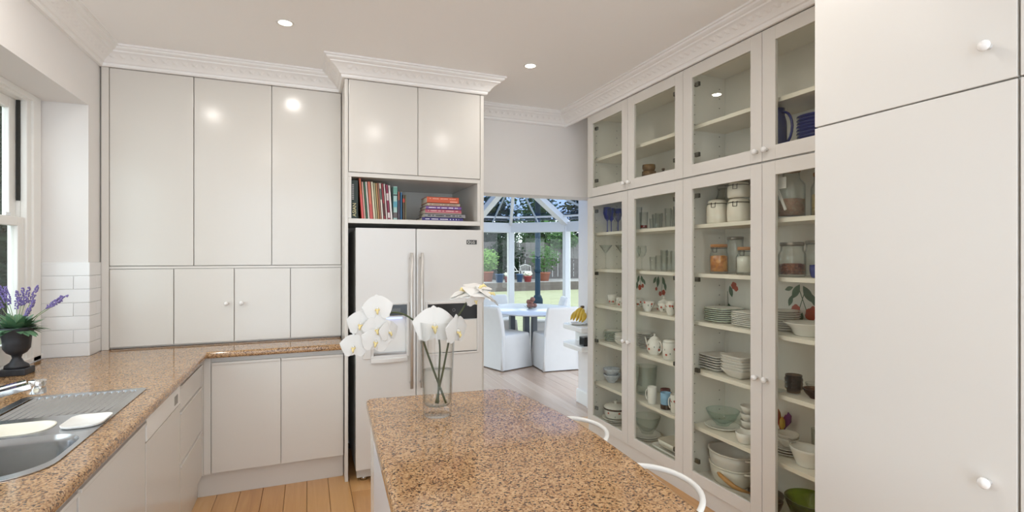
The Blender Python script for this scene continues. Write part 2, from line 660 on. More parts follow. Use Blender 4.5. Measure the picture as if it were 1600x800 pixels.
basin(bowl, .19, .1, MB()).build('bowl', STEEL, sink)
basin(half, .10, .06, MB()).build('bowl', STEEL, sink)
dr = MB()
dx0, dx1, dy0, dy1 = SX0 + .035, SX1 - .03, 2.425, SY1 - .03
nR = 15
vs, fs = [], []
NX = nR * 6
for j, y in enumerate((dy0, dy0 + .012, dy1 - .012, dy1)):
    for i in range(NX + 1):
        t = i / NX
        a = .5 - .5 * cos(2 * pi * t * nR)
        z = ZC - .010 + (.0125 * a ** .8 if j in (1, 2) else 0) + (.0115 if j in (0, 3) else 0)
        vs.append((dx0 + (dx1 - dx0) * t, y, z))
for j in range(3):
    for i in range(NX):
        fs.append((j * (NX + 1) + i, j * (NX + 1) + i + 1, (j + 1) * (NX + 1) + i + 1, (j + 1) * (NX + 1) + i))
dr.add(vs, fs, True).build('drainer', STEEL, sink)
MB().lathe([(.0001, ZC - .188), (.028, ZC - .188), (.034, ZC - .191)], 20, (-.90, 1.99, 0)).build('waste', CHROME, sink)

tub = [(p[0] * 1, p[1]) for p in rrect(SX0 + .056, 2.211, -.841, 2.359, .064, 6)]
tb = MB()
cx, cy = sum(p[0] for p in tub) / len(tub), sum(p[1] for p in tub) / len(tub)
rows = [[(cx + (p[0] - cx) * q, cy + (p[1] - cy) * q, ZC + z) for p in tub] for q, z in ((1.05, .0042), (1.05, .0065), (1.0, .007), (.95, .003), (.92, -.020), (.82, -.032), (.05, -.033))]
k = len(tub)
fs = [(j * k + i, j * k + (i + 1) % k, (j + 1) * k + (i + 1) % k, (j + 1) * k + i) for j in range(6) for i in range(k)]
fs.append(tuple(6 * k + i for i in range(k)))
tag(tb.add([v for r_ in rows for v in r_], fs, True).build('strainer_tray', CREAMP, None, loc=(cx, cy, ZC)), 'cream plastic tray sitting in the small half sink bowl', 'tray')

dp = rrect(-.806, 2.208, -.682, 2.368, [.05, .03, .03, .04], 6)
cx, cy = -.744, 2.288
rows = [[(cx + (p[0] - cx) * q, cy + (p[1] - cy) * q, ZC + z) for p in dp] for q, z in ((.05, .0042), (.90, .0042), (.97, .007), (1.0, .012), (1.0, .0145), (.97, .0145), (.90, .010), (.05, .0095))]
k = len(dp)
fs = [(j * k + i, j * k + (i + 1) % k, (j + 1) * k + (i + 1) % k, (j + 1) * k + i) for j in range(7) for i in range(k)]
fs += [tuple(reversed(range(k))), tuple(7 * k + i for i in range(k))]
tag(MB().add([v for r_ in rows for v in r_], fs, True).build('soap_dish', WHITEP, None, loc=(cx, cy, ZC)), 'shallow white rounded dish on the sink edge by the drainer', 'dish')

tap = thing('mixer_tap', 'chrome mixer tap reaching over the sink', 'tap', (-1.185, 2.36, ZC))
MB().lathe([(.0001, 0), (.028, 0), (.028, .006), (.024, .012), (.024, .085), (.020, .095), (.0001, .096)], 20, (-1.185, 2.36, ZC)).build('tap_body', CHROME, tap)
sp0, sp1 = Vector((-1.185, 2.36, ZC + .075)), Vector((-.972, 2.468, ZC + .116))
d = (sp1 - sp0).normalized()
wv = Vector((-d.y, d.x, 0)).normalized()
uv = d.cross(wv) * -1
uv = wv.cross(d) * -1 if uv.z < 0 else uv


def bar(m, a, b, w, h, wv, uv):
    vs = [p + wv * sw * w + uv * sh * h for p in (a, b) for sw, sh in ((-1, -1), (1, -1), (1, 1), (-1, 1))]
    m.add(vs, [(0, 3, 2, 1), (4, 5, 6, 7), (0, 1, 5, 4), (1, 2, 6, 5), (2, 3, 7, 6), (3, 0, 4, 7)])
    return m


bar(MB(), sp0, sp1, .017, .011, wv, uv).build('spout', CHROME, tap, bev=.003)
bar(MB(), sp0 + uv * .019, sp1 + uv * .022 - d * .01, .016, .0035, wv, uv).build('lever', CHROME, tap, bev=.0015)
MB().lathe([(.0001, .014), (.0255, .014), (.0265, .010), (.0265, -.032), (.023, -.036), (.0001, -.036)], 20, tuple(sp1 + d * .018)).build('aerator', CHROME, tap)

# ------------------------------------------------------------------ cupboards on the back wall
cup = thing('wall_cupboard', 'tall white cupboard with three flat glossy doors above worktop', 'cupboard', (-.48, YA + .2, 1.47))
bx('carcass', LAQ, cup, -1.188, YA + .024, 1.484, .231, 4.415, 2.767)
bx('scribe_filler', LAQ, cup, XW + .0095, YA - .003, ZC + .001, -1.1905, YA + .03, 2.767)
ed = [-1.19, -.719, -.239, .233]
for a, b in zip(ed, ed[1:]):
    bx('door', LAQ_D, cup, a + .0025, YA, 1.486, b - .0025, YA + .02, 2.766, bev=.0015)
app = thing('appliance_cupboard', 'low white bifold cupboard standing on worktop with two round knobs', 'cupboard', (-.48, YA + .2, ZC))
bx('carcass', LAQ, app, -1.188, YA + .024, ZC + .002, .231, 4.38, 1.464)
bx('top_rail', LAQ, app, -1.19, YA + .004, 1.466, .233, YA + .3, 1.482)
ed = [-1.19, -.835, -.476, -.116, .233]
for i, (a, b) in enumerate(zip(ed, ed[1:])):
    g0 = .0025
    d_ = bx('door', LAQ_D, app, a + g0, YA, ZC + .014, b - g0, YA + .02, 1.463, bev=.0015)
    if i in (1, 2):
        kx = -.522 if i == 1 else -.430
        kk = MB().lathe([(.0001, 0), (.007, 0), (.006, .012), (.013, .018), (.015, .026), (.011, .032), (.0001, .034)], 16)
        kk.xf(Matrix.Translation((kx, YA, 1.222)) @ Matrix.Rotation(radians(90), 4, 'X')).build('door_knob', KNOB, d_)

base = thing('base_cupboard', 'white two-door base cupboard under the back run of worktop', 'cupboard', (-.18, 4.0, 0))
bx('carcass', LAQ, base, -.598, 3.753, .155, .231, 4.38, ZC - .045)
bx('plinth', LAQ, base, -.668, 3.783, .0, .231, 3.80, .158)
bx('filler', LAQ, base, -.615, 3.736, .155, -.575, 3.752, ZC - .045)
for a, b in ((-.572, -.166), (-.166, .232)):
    d_ = bx('door', LAQ_D, base, a + .002, 3.73, .163, b - .002, 3.75, .868, bev=.0015)
    bx('finger_pull', LAQ_D, d_, a + .003, 3.722, .853, b - .003, 3.731, .868, bev=.002)

XL = -.62


def kick(parent, y0, y1):
    bx('plinth', LAQ, parent, XL - .05, y0 + .0006, 0, XL - .035, y1 - .0006, .148)


dwr = thing('drawer_unit', 'white three-drawer base unit in the inner corner by the dishwasher', 'drawers', (-.9, 3.44, 0))
bx('carcass', LAQ, dwr, -1.2, 3.125, .15, XL - .024, 3.70, ZC - .045)
bx('filler', LAQ, dwr, XL - .022, 3.70, .15, XL - .004, 3.728, ZC - .045)
kick(dwr, 3.12, 3.7825)
for z0, z1 in ((.735, .868), (.455, .729), (.163, .449)):
    d_ = bx('drawer', LAQ_D, dwr, XL - .02, 3.126, z0, XL, 3.698, z1, bev=.0015)
    bx('finger_pull', LAQ_D, d_, XL - .002, 3.13, z1 - .013, XL + .007, 3.694, z1, bev=.002)
dish = thing('dishwasher', 'white front dishwasher under the worktop with vented control strip', 'dishwasher', (-.9, 2.81, 0))
bx('body', LAQ, dish, -1.2, 2.516, .15, XL - .024, 3.114, ZC - .045)
kick(dish, 2.515, 3.118)
bx('door', LAQ_D, dish, XL - .02, 2.518, .163, XL, 3.114, .775, bev=.002)
cs = bx('control_strip', WHITEP, dish, XL - .02, 2.518, .781, XL + .002, 3.114, .875, bev=.002)
vm = MB()
for i in range(5):
    vm.box(XL + .001, 2.99 + i * .014, .80, XL + .0035, 2.998 + i * .014, .845)
vm.build('vent', M('vent_grey', (.33, .32, .29), .5), cs)
for n_, (y0, y1) in enumerate(((1.848, 2.508), (1.18, 1.838))):
    s_ = thing('sink_cupboard', 'white base cupboard below the sink beside the dishwasher' if n_ == 0 else 'white base cupboard below the worktop nearest the viewer', 'cupboard', (-.9, (y0 + y1) / 2, 0))
    m = MB()
    m.box(-1.2, y0, .15, XL - .024, y0 + .018, ZC - .045).box(-1.2, y1 - .018, .15, XL - .024, y1, ZC - .045).box(-1.2, y0, .15, XL - .024, y1, .17)
    m.box(XL - .05, y0, .72, XL - .024, y1, ZC - .045)
    m.build('carcass', LAQ, s_)
    kick(s_, y0, y1)
    d_ = bx('door', LAQ_D, s_, XL - .02, y0 + .003, .163, XL, y1 - .003, .868, bev=.0015)
    bx('finger_pull', LAQ_D, d_, XL - .002, y0 + .005, .855, XL + .007, y1 - .005, .868, bev=.002)
bx('scribe_filler', LAQ, base, -.642, 3.73, .155, -.616, 3.752, ZC - .045)

# ------------------------------------------------------------------ fridge housing and fridge
hs = thing('fridge_housing', 'white built-in surround with two top doors and an open book niche', 'cupboard', (.74, 4.0, 0))
YF = 3.665
bx('side_panel', LAQ, hs, .2355, YF, 0, .257, 4.415, 2.767, bev=.002)
bx('side_panel', LAQ, hs, 1.212, YF, 0, 1.239, 4.415, 2.767, bev=.002)
bx('back_panel', CARC, hs, .2575, 4.39, 1.70, 1.2115, 4.415, 2.767)
bx('shelf', LAQ, hs, .2575, YF + .006, 1.778, 1.2115, 4.389, 1.81, bev=.0015)
bx('niche_side', LAQ, hs, .2575, YF + .006, 1.811, .279, 4.389, 2.098)
bx('niche_side', LAQ, hs, 1.190, YF + .006, 1.811, 1.2115, 4.389, 2.098)
bx('niche_top', LAQ, hs, .2575, YF + .006, 2.099, 1.2115, 4.389, 2.128)
bx('carcass', LAQ, hs, .2575, YF + .026, 2.129, 1.2115, 4.389, 2.767)
for a, b in ((.2595, .738), (.738, 1.210)):
    bx('door', LAQ_D, hs, a + .002, YF, 2.131, b - .002, YF + .022, 2.766, bev=.0015)

fr = thing('fridge', 'white side-by-side fridge with long bar handles and dispenser', 'fridge', (.755, 3.95, 0))
bx('body', M('fridge_side_grey', (.55, .55, .54), .4), fr, .308, 3.668, .055, 1.203, 4.33, 1.735, bev=.006)
bx('kick_grille', M('fridge_kick', (.58, .57, .55), .5), fr, .312, 3.64, .025, 1.2, 3.70, .085, bev=.003)
for px_ in (.36, 1.15):
    MB().lathe([(.0001, 0), (.022, 0), (.022, .03), (.0001, .03)], 14, (px_, 3.67, 0)).build('foot', STEEL, fr)
# left door with a real dispenser recess, right door with hatch
def door_panel(x0, x1, z0, z1, hole):
    m = MB()
    hx0, hx1, hz0, hz1 = hole
    for a in ((x0, z0, hx0, z1), (hx1, z0, x1, z1), (hx0, z0, hx1, hz0), (hx0, hz1, hx1, z1)):
        m.box(a[0], 3.60, a[1], a[2], 3.664, a[3])
    return m


dl = door_panel(.303, .7085, .092, 1.742, (.42, .646, .862, 1.125)).build('freezer_door', FRW, fr)
dr_ = MB().box(.7145, 3.60, .092, 1.2095, 3.664, 1.742).build('fridge_door', FRW, fr, bev=.008, seg=3)
m = MB()
for a in ((.344, .845, .40, 1.225), (.648, .845, .664, 1.225), (.40, 1.212, .648, 1.225), (.40, .838, .648, .862)):
    m.box(a[0], 3.588, a[1], a[2], 3.6005, a[3])
m.build('dispenser_frame', FRW, dl, bev=.003)
bx('dispenser_cavity', WHITEP, dl, .42, 3.655, .862, .646, 3.663, 1.125)
bx('control_panel', BLACK, dl, .41, 3.590, 1.136, .645, 3.601, 1.208, bev=.001)
bx('display', M('display_grey', (.10, .11, .11), .2), dl, .54, 3.5885, 1.155, .60, 3.591, 1.185)
bx('dispenser_lamp', M('blue_lamp', (.45, .55, 1.0), .4, emit=1.2), dl, .49, 3.63, 1.108, .62, 3.65, 1.116)
bx('drip_tray', STEEL, dl, .425, 3.606, .864, .642, 3.653, .874)
lip = MB()
pts = [(.40 + .25 * t / 12, 3.588 - .018 * sin(pi * t / 12)) for t in range(13)]
lip.prism([(.40, 3.6)] + pts + [(.65, 3.6)], .815, .842)
lip.build('spill_lip', FRW, dl, bev=.002)
m = MB()
for a in ((.775, .838, .794, 1.222), (1.162, .838, 1.177, 1.222), (.794, 1.205, 1.162, 1.222), (.794, .838, 1.162, .852)):
    m.box(a[0], 3.589, a[1], a[2], 3.6005, a[3])
m.build('hatch_frame', FRW, dr_, bev=.003)
bx('hatch', M('hatch_white', (.74, .71, .66), .3), dr_, .796, 3.592, .856, 1.160, 3.6005, 1.085, bev=.002)
bx('hatch_gap', DARK, dr_, .90, 3.590, .851, 1.160, 3.5925, .8555)
bx('control_panel', BLACK, dr_, .794, 3.591, 1.090, 1.162, 3.6005, 1.205, bev=.001)
dial = MB()
dial.tube([(.985 + .010 * cos(a * pi / 8), 3.5905, 1.158 + .010 * sin(a * pi / 8)) for a in range(17)], .0009, 5)
dial.build('panel_ring', M('ring_grey', (.35, .36, .38), .4), dr_)
for hx, dd in ((.672, dl), (.745, dr_)):
    h = MB()
    h.tube([(hx, 3.548, .628), (hx, 3.548, 1.572)], .011, 14)
    for z in (.66, 1.54):
        h.tube([(hx, 3.60, z), (hx, 3.548, z)], .008, 10)
    h.build('door_handle', HANDLE, dd)
bd = bx('badge', M('badge_grey', (.09, .09, .09), .25, .3), dr_, 1.083, 3.597, 1.636, 1.162, 3.6005, 1.668, bev=.001)
tm = Matrix.Translation((1.115 - .755, 3.5965 - 3.95, 1.6425)) @ Matrix.Rotation(radians(90), 4, 'X')
text_mesh('LG', .026, WHITEP, bd, tm)
MB().tube([(1.099 + .009 * cos(a * pi / 8), 3.5965, 1.652 + .009 * sin(a * pi / 8)) for a in range(17)], .0018, 5).build('emblem', WHITEP, bd)

# ------------------------------------------------------------------ books in the niche
ZS = 1.8105
PAPER = M('book_pages', (.72, .67, .56), .85, vary=.1, scale=60)


def book(x, w, h, d, col, label, lean=0, band=None, title=None):
    m = bpy.data.materials.new('book_cover')
    mat = M('cover_' + label[:18], col, .45, vary=.12, scale=18)
    mb = MB()
    t = min(.0022, w * .2)
    mb.box(0, 0, 0, w, .003, h).box(0, 0, 0, t, d, h).box(w - t, 0, 0, w, d, h)
    o = mb.build('book', mat, None, local=True)
    bpy.data.materials.remove(m)
    o.location = (x, 3.715 + R.random() * .012, ZS)
    o.rotation_euler = (0, -radians(lean), 0)
    tag(o, label, 'book', 'cookbooks standing on the niche shelf')
    MB().box(t, .0035, .004, w - t, d - .004, h - .005).build('pages', PAPER, o, local=True)
    if band:
        for (z0, z1, c, nm) in band:
            MB().box(.0008, -.0008, h * z0, w - .0008, .0005, h * z1).build('spine_band', M('band_' + nm, c, .5), o, local=True)
    return o


b0 = book(.2805, .049, .272, .22, (.012, .03, .02), 'wide black cookbook with yellow lettering, first on the niche shelf', 0)
tm = Matrix.Translation((.036, -.0008, .012)) @ Matrix.Rotation(radians(-90), 4, 'Y') @ Matrix.Rotation(radians(90), 4, 'X')
tm = Matrix.Translation((.034, -.0006, .016)) @ Matrix(((0, -1, 0, 0), (0, 0, -1, 0), (1, 0, 0, 0), (0, 0, 0, 1)))
text_mesh('ASIAN', .034, M('gilt_lettering', (.80, .72, .38), .5), b0, tm)
for q_ in range(9):
    MB().box(.006, -.0007, .135 + q_ * .0125, .020, .0002, .143 + q_ * .0125).build('grey_lettering', M('grey_print', (.35, .35, .34), .5), b0, local=True)
bk = [(.018, .285, (.60, .13, .05), 'tall orange-red book with a yellow edge beside the black cookbook', [(0.02, .6, (.62, .10, .10), 'rose')]),
      (.014, .262, (.70, .45, .38), 'slim salmon book third from the niche side', None),
      (.013, .262, (.04, .16, .08), 'slim dark green book between salmon and cream spines', None),
      (.016, .265, (.66, .60, .56), 'thin off-white book beside the green spine', None),
      (.026, .266, (.55, .15, .09), 'brick red cookbook with plain spine', [(.0, .4, (.50, .09, .08), 'brick')]),
      (.018, .266, (.72, .66, .48), 'cream yellow book right of the brick red one', None),
      (.015, .260, (.45, .42, .25), 'slim olive green book leaning among the cookbooks', None),
      (.015, .258, (.50, .30, .12), 'slim ochre book leaning among the cookbooks', None),
      (.012, .258, (.45, .20, .13), 'narrow terracotta book beside the ochre one', None),
      (.016, .258, (.70, .66, .58), 'cream book with dark band beside terracotta spine', [(.55, .85, (.12, .14, .12), 'dkband')]),
      (.017, .257, (.30, .03, .04), 'dark red book fourth from the lettered end books', [(.1, .45, (.10, .02, .02), 'oxb')]),
      (.015, .256, (.72, .64, .60), 'pale pink and white thin book', None),
      (.019, .250, (.24, .02, .06), 'crimson book with white blotches on spine', [(.05, .2, (.7, .6, .6), 'blot'), (.55, .75, (.6, .5, .5), 'blot2')]),
      (.019, .246, (.76, .71, .70), 'white book beside the teal banded one', None)]
xx = .352
for w, h, c, lb, bn in bk:
    w *= .88
    book(xx, w, h, .20, c, lb, 4.2, bn)
    xx += w / cos(radians(4.2)) + .0008
book(xx + .002, .030, .242, .2, (.35, .52, .50), 'book with teal, white and black bands on spine', 0, [(.78, .97, (.14, .36, .30), 'teal'), (.72, .76, (.02, .04, .04), 'blk'), (.38, .55, (.10, .33, .42), 'petrol'), (.06, .22, (.12, .10, .10), 'char')])
xx += .034
book(xx + .001, .016, .205, .19, (.30, .10, .07), 'short book with dull red top and dark spine', 0, [(.0, .7, (.07, .06, .09), 'dk2')])
xx += .018
book(xx + .001, .014, .200, .19, (.03, .13, .26), 'short bright blue book near end of row', 0)
xx += .016
book(xx + .001, .017, .183, .18, (.10, .06, .03), 'short brown book with red label near end of row', 0, [(.7, .85, (.45, .05, .03), 'redl')])
xx += .0185
book(xx + .001, .007, .183, .18, (.30, .27, .15), 'thin olive book at the end of the upright row', 0)

ZB = ZS


def flat_book(x0, x1, th, d, col, label, yo, bands=()):
    global ZB
    mat = M('flat_' + label[:20], col, .45, vary=.12, scale=18)
    o = MB().box(0, 0, 0, x1 - x0, .003, th).box(0, 0, 0, x1 - x0, d, .002).box(0, 0, th - .002, x1 - x0, d, th).build('book', mat, None, local=True)
    o.location = (x0, 3.70 + yo, ZB)
    tag(o, label, 'book', 'books lying in the niche stack')
    MB().box(.004, .0035, .0023, x1 - x0 - .004, d - .004, th - .0023).build('pages', PAPER, o, local=True)
    for a, b, z0, z1, c, nm in bands:
        MB().box((x1 - x0) * a, -.0008, th * z0, (x1 - x0) * b, .0005, th * z1).build('spine_band', M('band_' + nm, c, .5), o, local=True)
    ZB += th + .0004


def dashes(n, c, nm, z0=.35, z1=.65, a=.08, b=.9, seed=1):
    r = random.Random(seed)
    o, p = [], a
    while p < b:
        w = .012 + r.random() * .02
        o.append((p, min(p + w, b), z0, z1, c, nm))
        p += w + (.008 if r.random() < .8 else .05)
    return o


flat_book(.775, 1.085, .024, .22, (.035, .025, .17), 'violet blue book with pale lettering, bottom of the niche stack', .0, dashes(1, (.75, .72, .8), 'pale_l', seed=3))
flat_book(.795, 1.105, .030, .22, (.26, .25, .26), 'grey book with dark lettering, second from bottom of stack', .004, dashes(1, (.03, .03, .03), 'dk_l', seed=5) + [(.0, 1, .86, 1, (.01, .01, .012), 'blackedge')])
flat_book(.80, 1.075, .030, .22, (.42, .09, .13), 'rose pink book in the middle of the niche stack', .006, [(0, 1, .0, .18, (.45, .33, .27), 'tan_e')] + dashes(1, (.7, .45, .45), 'pk_l', .5, .75, seed=8))
flat_book(.805, 1.075, .024, .22, (.17, .08, .30), 'purple book with white lettering above the pink one', .006, dashes(1, (.75, .7, .75), 'wh_l', seed=11) + [(0, 1, .88, 1, (.16, .01, .03), 'mar_e')])
flat_book(.815, 1.065, .022, .21, (.42, .33, .25), 'tan book under the orange one in the stack', .008, dashes(1, (.25, .1, .08), 'tn_l', seed=13))
flat_book(.812, 1.055, .045, .21, (.52, .085, .03), 'thick orange red book on top of the niche stack', .006, dashes(1, (.75, .35, .25), 'or_l', .6, .78, seed=14) + [(.72, .95, .12, .35, (.75, .3, .22), 'or_2')])

# ------------------------------------------------------------------ glazed display cabinets
XR = 2.28
YM = {}


def knob_x(parent, y, z, xf):
    kk = MB().lathe([(.0001, 0), (.009, 0), (.007, .012), (.014, .018), (.017, .027), (.013, .034), (.0001, .036)], 16)
    kk.xf(Matrix.Translation((xf, y, z)) @ Matrix.Rotation(radians(-90), 4, 'Y')).build('door_knob', KNOB, parent)


def glazed(label, y0, y1, ym, z0, z1, shelves, kz, base_z=None):
    t = thing('display_cabinet', label, 'cabinet', (2.45, (y0 + y1) / 2, z0 if base_z is None else base_z))
    zb = z0
    m = MB()
    m.box(XR + .022, y0 + .0005, zb, 2.62, y0 + .018, z1 - .001).box(XR + .022, y1 - .018, zb, 2.62, y1 - .0005, z1 - .001)
    m.box(XR + .022, y0 + .018, zb, 2.62, y1 - .018, zb + .02).box(XR + .022, y0 + .018, z1 - .02, 2.62, y1 - .018, z1 - .001)
    m.build('carcass', CARC, t)
    bx('back_panel', CARC, t, 2.62, y0 + .0005, zb, 2.64, y1 - .0005, z1 - .001)
    pm = MB()
    for yy in (y0 + .0185, y1 - .0185):
        for xx_ in (2.36, 2.57):
            for k in range(int((z1 - z0) / .064)):
                z = z0 + .1 + k * .064
                if z < z1 - .06:
                    pm.box(xx_ - .003, yy - .0006, z - .003, xx_ + .003, yy + .0006, z + .003)
    pm.build('peg_holes', HINGE, t)['kind'] = 'stuff'
    for z in shelves:
        bx('shelf', SHELF, t, 2.335, y0 + .019, z - .024, 2.619, y1 - .019, z, bev=.001)
    if base_z is not None:
        bx('plinth', LAQ, t, XR + .012, y0 + .0005, 0, XR + .03, y1 - .0005, z0)
    for a, b, hinge_y in ((ym, y1, y1), (y0, ym, y0)):
        a2, b2 = a + .002, b - .002
        s = .082
        m = MB()
        m.box(XR, a2, z0 + .003, XR + .02, a2 + s - .006, z1 - .003).box(XR, b2 - s, z0 + .003, XR + .02, b2, z1 - .003)
        m.box(XR, a2 + s - .006, z0 + .003, XR + .02, b2 - s, z0 + .077).box(XR, a2 + s - .006, z1 - .077, XR + .02, b2 - s, z1 - .003)
        d_ = m.build('door', LAQ, t, bev=.0012)
        bx('glass_pane', PANE, d_, XR + .008, a2 + s - .006, z0 + .077, XR + .012, b2 - s, z1 - .077)
        yk = ym + .032 if a == ym else ym - .032
        knob_x(d_, yk, kz, XR)
        hz = [z0 + .14, z1 - .12] + ([z0 + .72, z0 + 1.30] if z1 - z0 > 1 else [])
        for z in hz:
            yy = (b2 - s - .035) if hinge_y == y1 else (a2 + s + .005)
            m = MB()
            m.box(XR + .021, yy, z - .014, XR + .040, yy + .035, z + .014)
            m.build('hinge', HINGE, d_, bev=.003)
    return t


SZ = [1.753, 1.438, 1.128, .812, .45]
glazed('tall glazed cabinet full of drinking glasses and floral china, beside the opening', 2.68, 3.905, 3.302, .10, 2.055, SZ, .892, 0)
glazed('tall glazed cabinet of jars and plate stacks, beside the plain pantry door', 1.435, 2.68, 2.054, .10, 2.055, SZ, .887, 0)
glazed('short glazed top cabinet holding brown pots, next to the opening', 2.68, 3.905, 3.302, 2.058, 2.767, [2.397], 2.112)
glazed('short glazed top cabinet holding blue plates, next to the pantry', 1.435, 2.68, 2.054, 2.058, 2.767, [2.397], 2.118)
XP = 1.87
for n_, (y0, y1) in enumerate(((.806, 1.4335), (.17, .804))):
    p_ = thing('pantry_cupboard', ('tall plain white pantry cupboard with wide doors and round knobs' if n_ == 0 else 'white pantry cupboard cut by the frame edge, past the wide pantry doors'), 'cupboard', (2.2, (y0 + y1) / 2, 0))
    bx('carcass', LAQ, p_, XP + .023, y0 + .0005, .1, 2.64, y1 - .0005, 2.767)
    bx('plinth', LAQ, p_, XP + .05, y0 + .0005, 0, XP + .07, y1 - .0005, .1)
    for z0, z1, kz in ((.105, 2.055, .882), (2.0605, 2.766, 2.169)):
        d_ = bx('door', LAQ_P, p_, XP, y0 + .003, z0, XP + .021, y1 - .002, z1, bev=.002)
        knob_x(d_, y0 + .068, kz, XP)

# ------------------------------------------------------------------ crockery builders


def vessel(name, label, cat, loc, prof, mat, group=None, n=24, sx=1., sy=1., rz=0):
    o = MB().lathe(prof, n, sx=sx, sy=sy).build(name, mat, None, local=True)
    o.location = loc
    o.rotation_euler = (0, 0, rz)
    return tag(o, label, cat, group)


def cupP(r, h, t=.003, foot=.7, belly=1.0):
    return [(.0001, .002), (r * foot * .9, 0), (r * foot, .002), (r * (.55 * foot + .45 * belly), h * .18), (r * belly, h * .55), (r, h), (r - t, h), (r * belly - t, h * .55), (r * foot * .9 - t, h * .12), (.0001, h * .07)]


def bowlP(r, h, t=.004, foot=.45):
    return [(.0001, .003), (r * foot * .92, 0), (r * foot, .001), (r * foot, h * .08), (r * .78, h * .45), (r * .96, h * .85), (r, h), (r - t, h + .0005), (r * .95 - t, h * .84), (r * .76 - t, h * .47), (r * foot * .8, h * .15), (.0001, h * .12)]


def plateP(r, h=.018, t=.003):
    return [(.0001, .001), (r * .55, 0), (r * .6, .001), (r * .68, h * .35), (r, h - t), (r, h), (r * .95, h), (r * .66, h * .35 + t), (r * .58, t), (.0001, t)]


def tumP(r, h, t=.0022, taper=.85):
    return [(.0001, .002), (r * taper * .95, 0), (r * taper, .003), (r, h), (r - t, h), (r * taper - t, .010), (.0001, .009)]


def gobP(r, h, bh, foot=.8, rs=.0035):
    zb = h - bh
    return [(.0001, 0), (r * foot, 0), (r * foot, .002), (r * foot * .4, .006), (rs, .014), (rs, zb - .008), (rs * 1.6, zb), (r * .65, zb + bh * .18), (r, zb + bh * .55), (r * .93, h), (r * .93 - .002, h), (r - .0022, zb + bh * .55), (r * .62, zb + bh * .22), (.0001, zb + .010)]


def jarP(r, h, neck=.8, t=.003):
    return [(.0001, .003), (r * .9, 0), (r, .008), (r, h * .66), (r * .97, h * .74), (r * neck, h * .86), (r * neck, h), (r * neck - t, h), (r * neck - t, h * .86), (r - t, h * .72), (r - t, .012), (.0001, .010)]


def handle_mb(r, h, z=.5, out=.028, th=.004, ang=0.):
    """an ear-shaped handle on the +x side, turned by ang"""
    m = MB()
    pts = []
    for i in range(11):
        a = -pi / 2 + pi * i / 10
        pts.append((r * .96 + out * cos(a), 0, h * z + h * .32 * sin(a)))
    m.tube(pts, th, 7)
    return m.xf(Matrix.Rotation(ang, 4, 'Z'))


def mug(label, loc, r, h, mat, ang, cat='mug', group=None, belly=1.0, foot=.9, name='mug', band=None, motif=None):
    o = vessel(name, label, cat, loc, cupP(r, h, .003, foot, belly), mat, group)
    handle_mb(r * (belly + .0), h, ang=ang, out=r * .6).build('handle', mat, o, local=True)
    if band:
        z0, z1, c = band
        MB().lathe([(r * 1.012 * (belly if z0 < .6 else 1), h * z0), (r * 1.014 * (belly if z0 < .6 else 1), h * z1)], 24).build('painted_band', c, o, local=True)
    if motif:
        flowers(o, r * belly, h, motif)
    return o


def flowers(o, r, h, spec, z=.5):
    """small painted flowers standing a hair proud of the glaze"""
    rng = random.Random(len(o.name) * 7 + spec)
    for mat, nm, n, s in ((RED, 'painted_flower', 5, .010), (LEAFG, 'painted_leaf', 6, .008)):
        m = MB()
        for i in range(n):
            a = pi * .5 + (i + rng.random() * .6) / n * pi * 1.4
            zz = h * (z + (rng.random() - .5) * .45)
            c = Vector((cos(a) * (r + .0012), sin(a) * (r + .0012), zz))
            tx = Vector((-sin(a), cos(a), 0))
            pts = []
            for q in range(7):
                b = 2 * pi * q / 7
                rr = s * (.7 + .3 * rng.random())
                pts.append(c + tx * cos(b) * rr * (1 if mat is RED else .5) + Vector((0, 0, sin(b) * rr)))
            m.add(pts, [tuple(range(7))])
        m.build(nm, mat, o, local=True)


def lidded(o, r, z, mat, knob=True):
    m = MB().lathe([(r, 0), (r * 1.02, .004), (r * .9, .012), (r * .5, .022), (.010, .028), (.008, .034), (.013, .042), (.009, .048), (.0001, .05)] if knob else [(r, 0), (r, .008), (.0001, .01)], 24, (0, 0, z))
    return m.build('lid', mat, o, local=True)


def stack(name, label, cat, loc, prof, mat, n, pitch, group, jitter=.003, sq=None, rim=None, seg=28):
    src = None
    for i in range(n):
        if src is None:
            if sq:
                mb = MB()
                rows = []
                for r_, z in prof:
                    r_ = max(r_, .004)
                    rows.append([(p[0], p[1], z) for p in rrect(-r_, -r_ * sq, r_, r_ * sq, min(r_, r_ * sq) * .3, 4)])
                k = len(rows[0])
                fs = [(j * k + q, j * k + (q + 1) % k, (j + 1) * k + (q + 1) % k, (j + 1) * k + q) for j in range(len(rows) - 1) for q in range(k)]
                o = mb.add([v for r_ in rows for v in r_], fs, True).build(name, mat, None, local=True)
            else:
                o = MB().lathe(prof, seg).build(name, mat, None, local=True)
            src = o
            if rim:
                rr, zz, rm = rim
                MB().lathe([(rr + .0006, zz - .0035), (rr + .0012, zz - .001), (rr + .0004, zz + .0006), (rr * .965, zz + .0006)], seg).build('glazed_rim', rm, o, local=True)
        else:
            o = copy_tree(src)
        o.location = (loc[0] + (R.random() - .5) * jitter, loc[1] + (R.random() - .5) * jitter, loc[2] + i * pitch)
        o.rotation_euler = (0, 0, 0 if sq else R.random() * 6)
        tag(o, ('topmost ' if i == n - 1 else 'lowest ' if i == 0 else '') + label, cat, group)


Z1, Z2, Z3, Z4, Z5 = [z + .0008 for z in SZ]
ZF = .1205
ZU = 2.0785

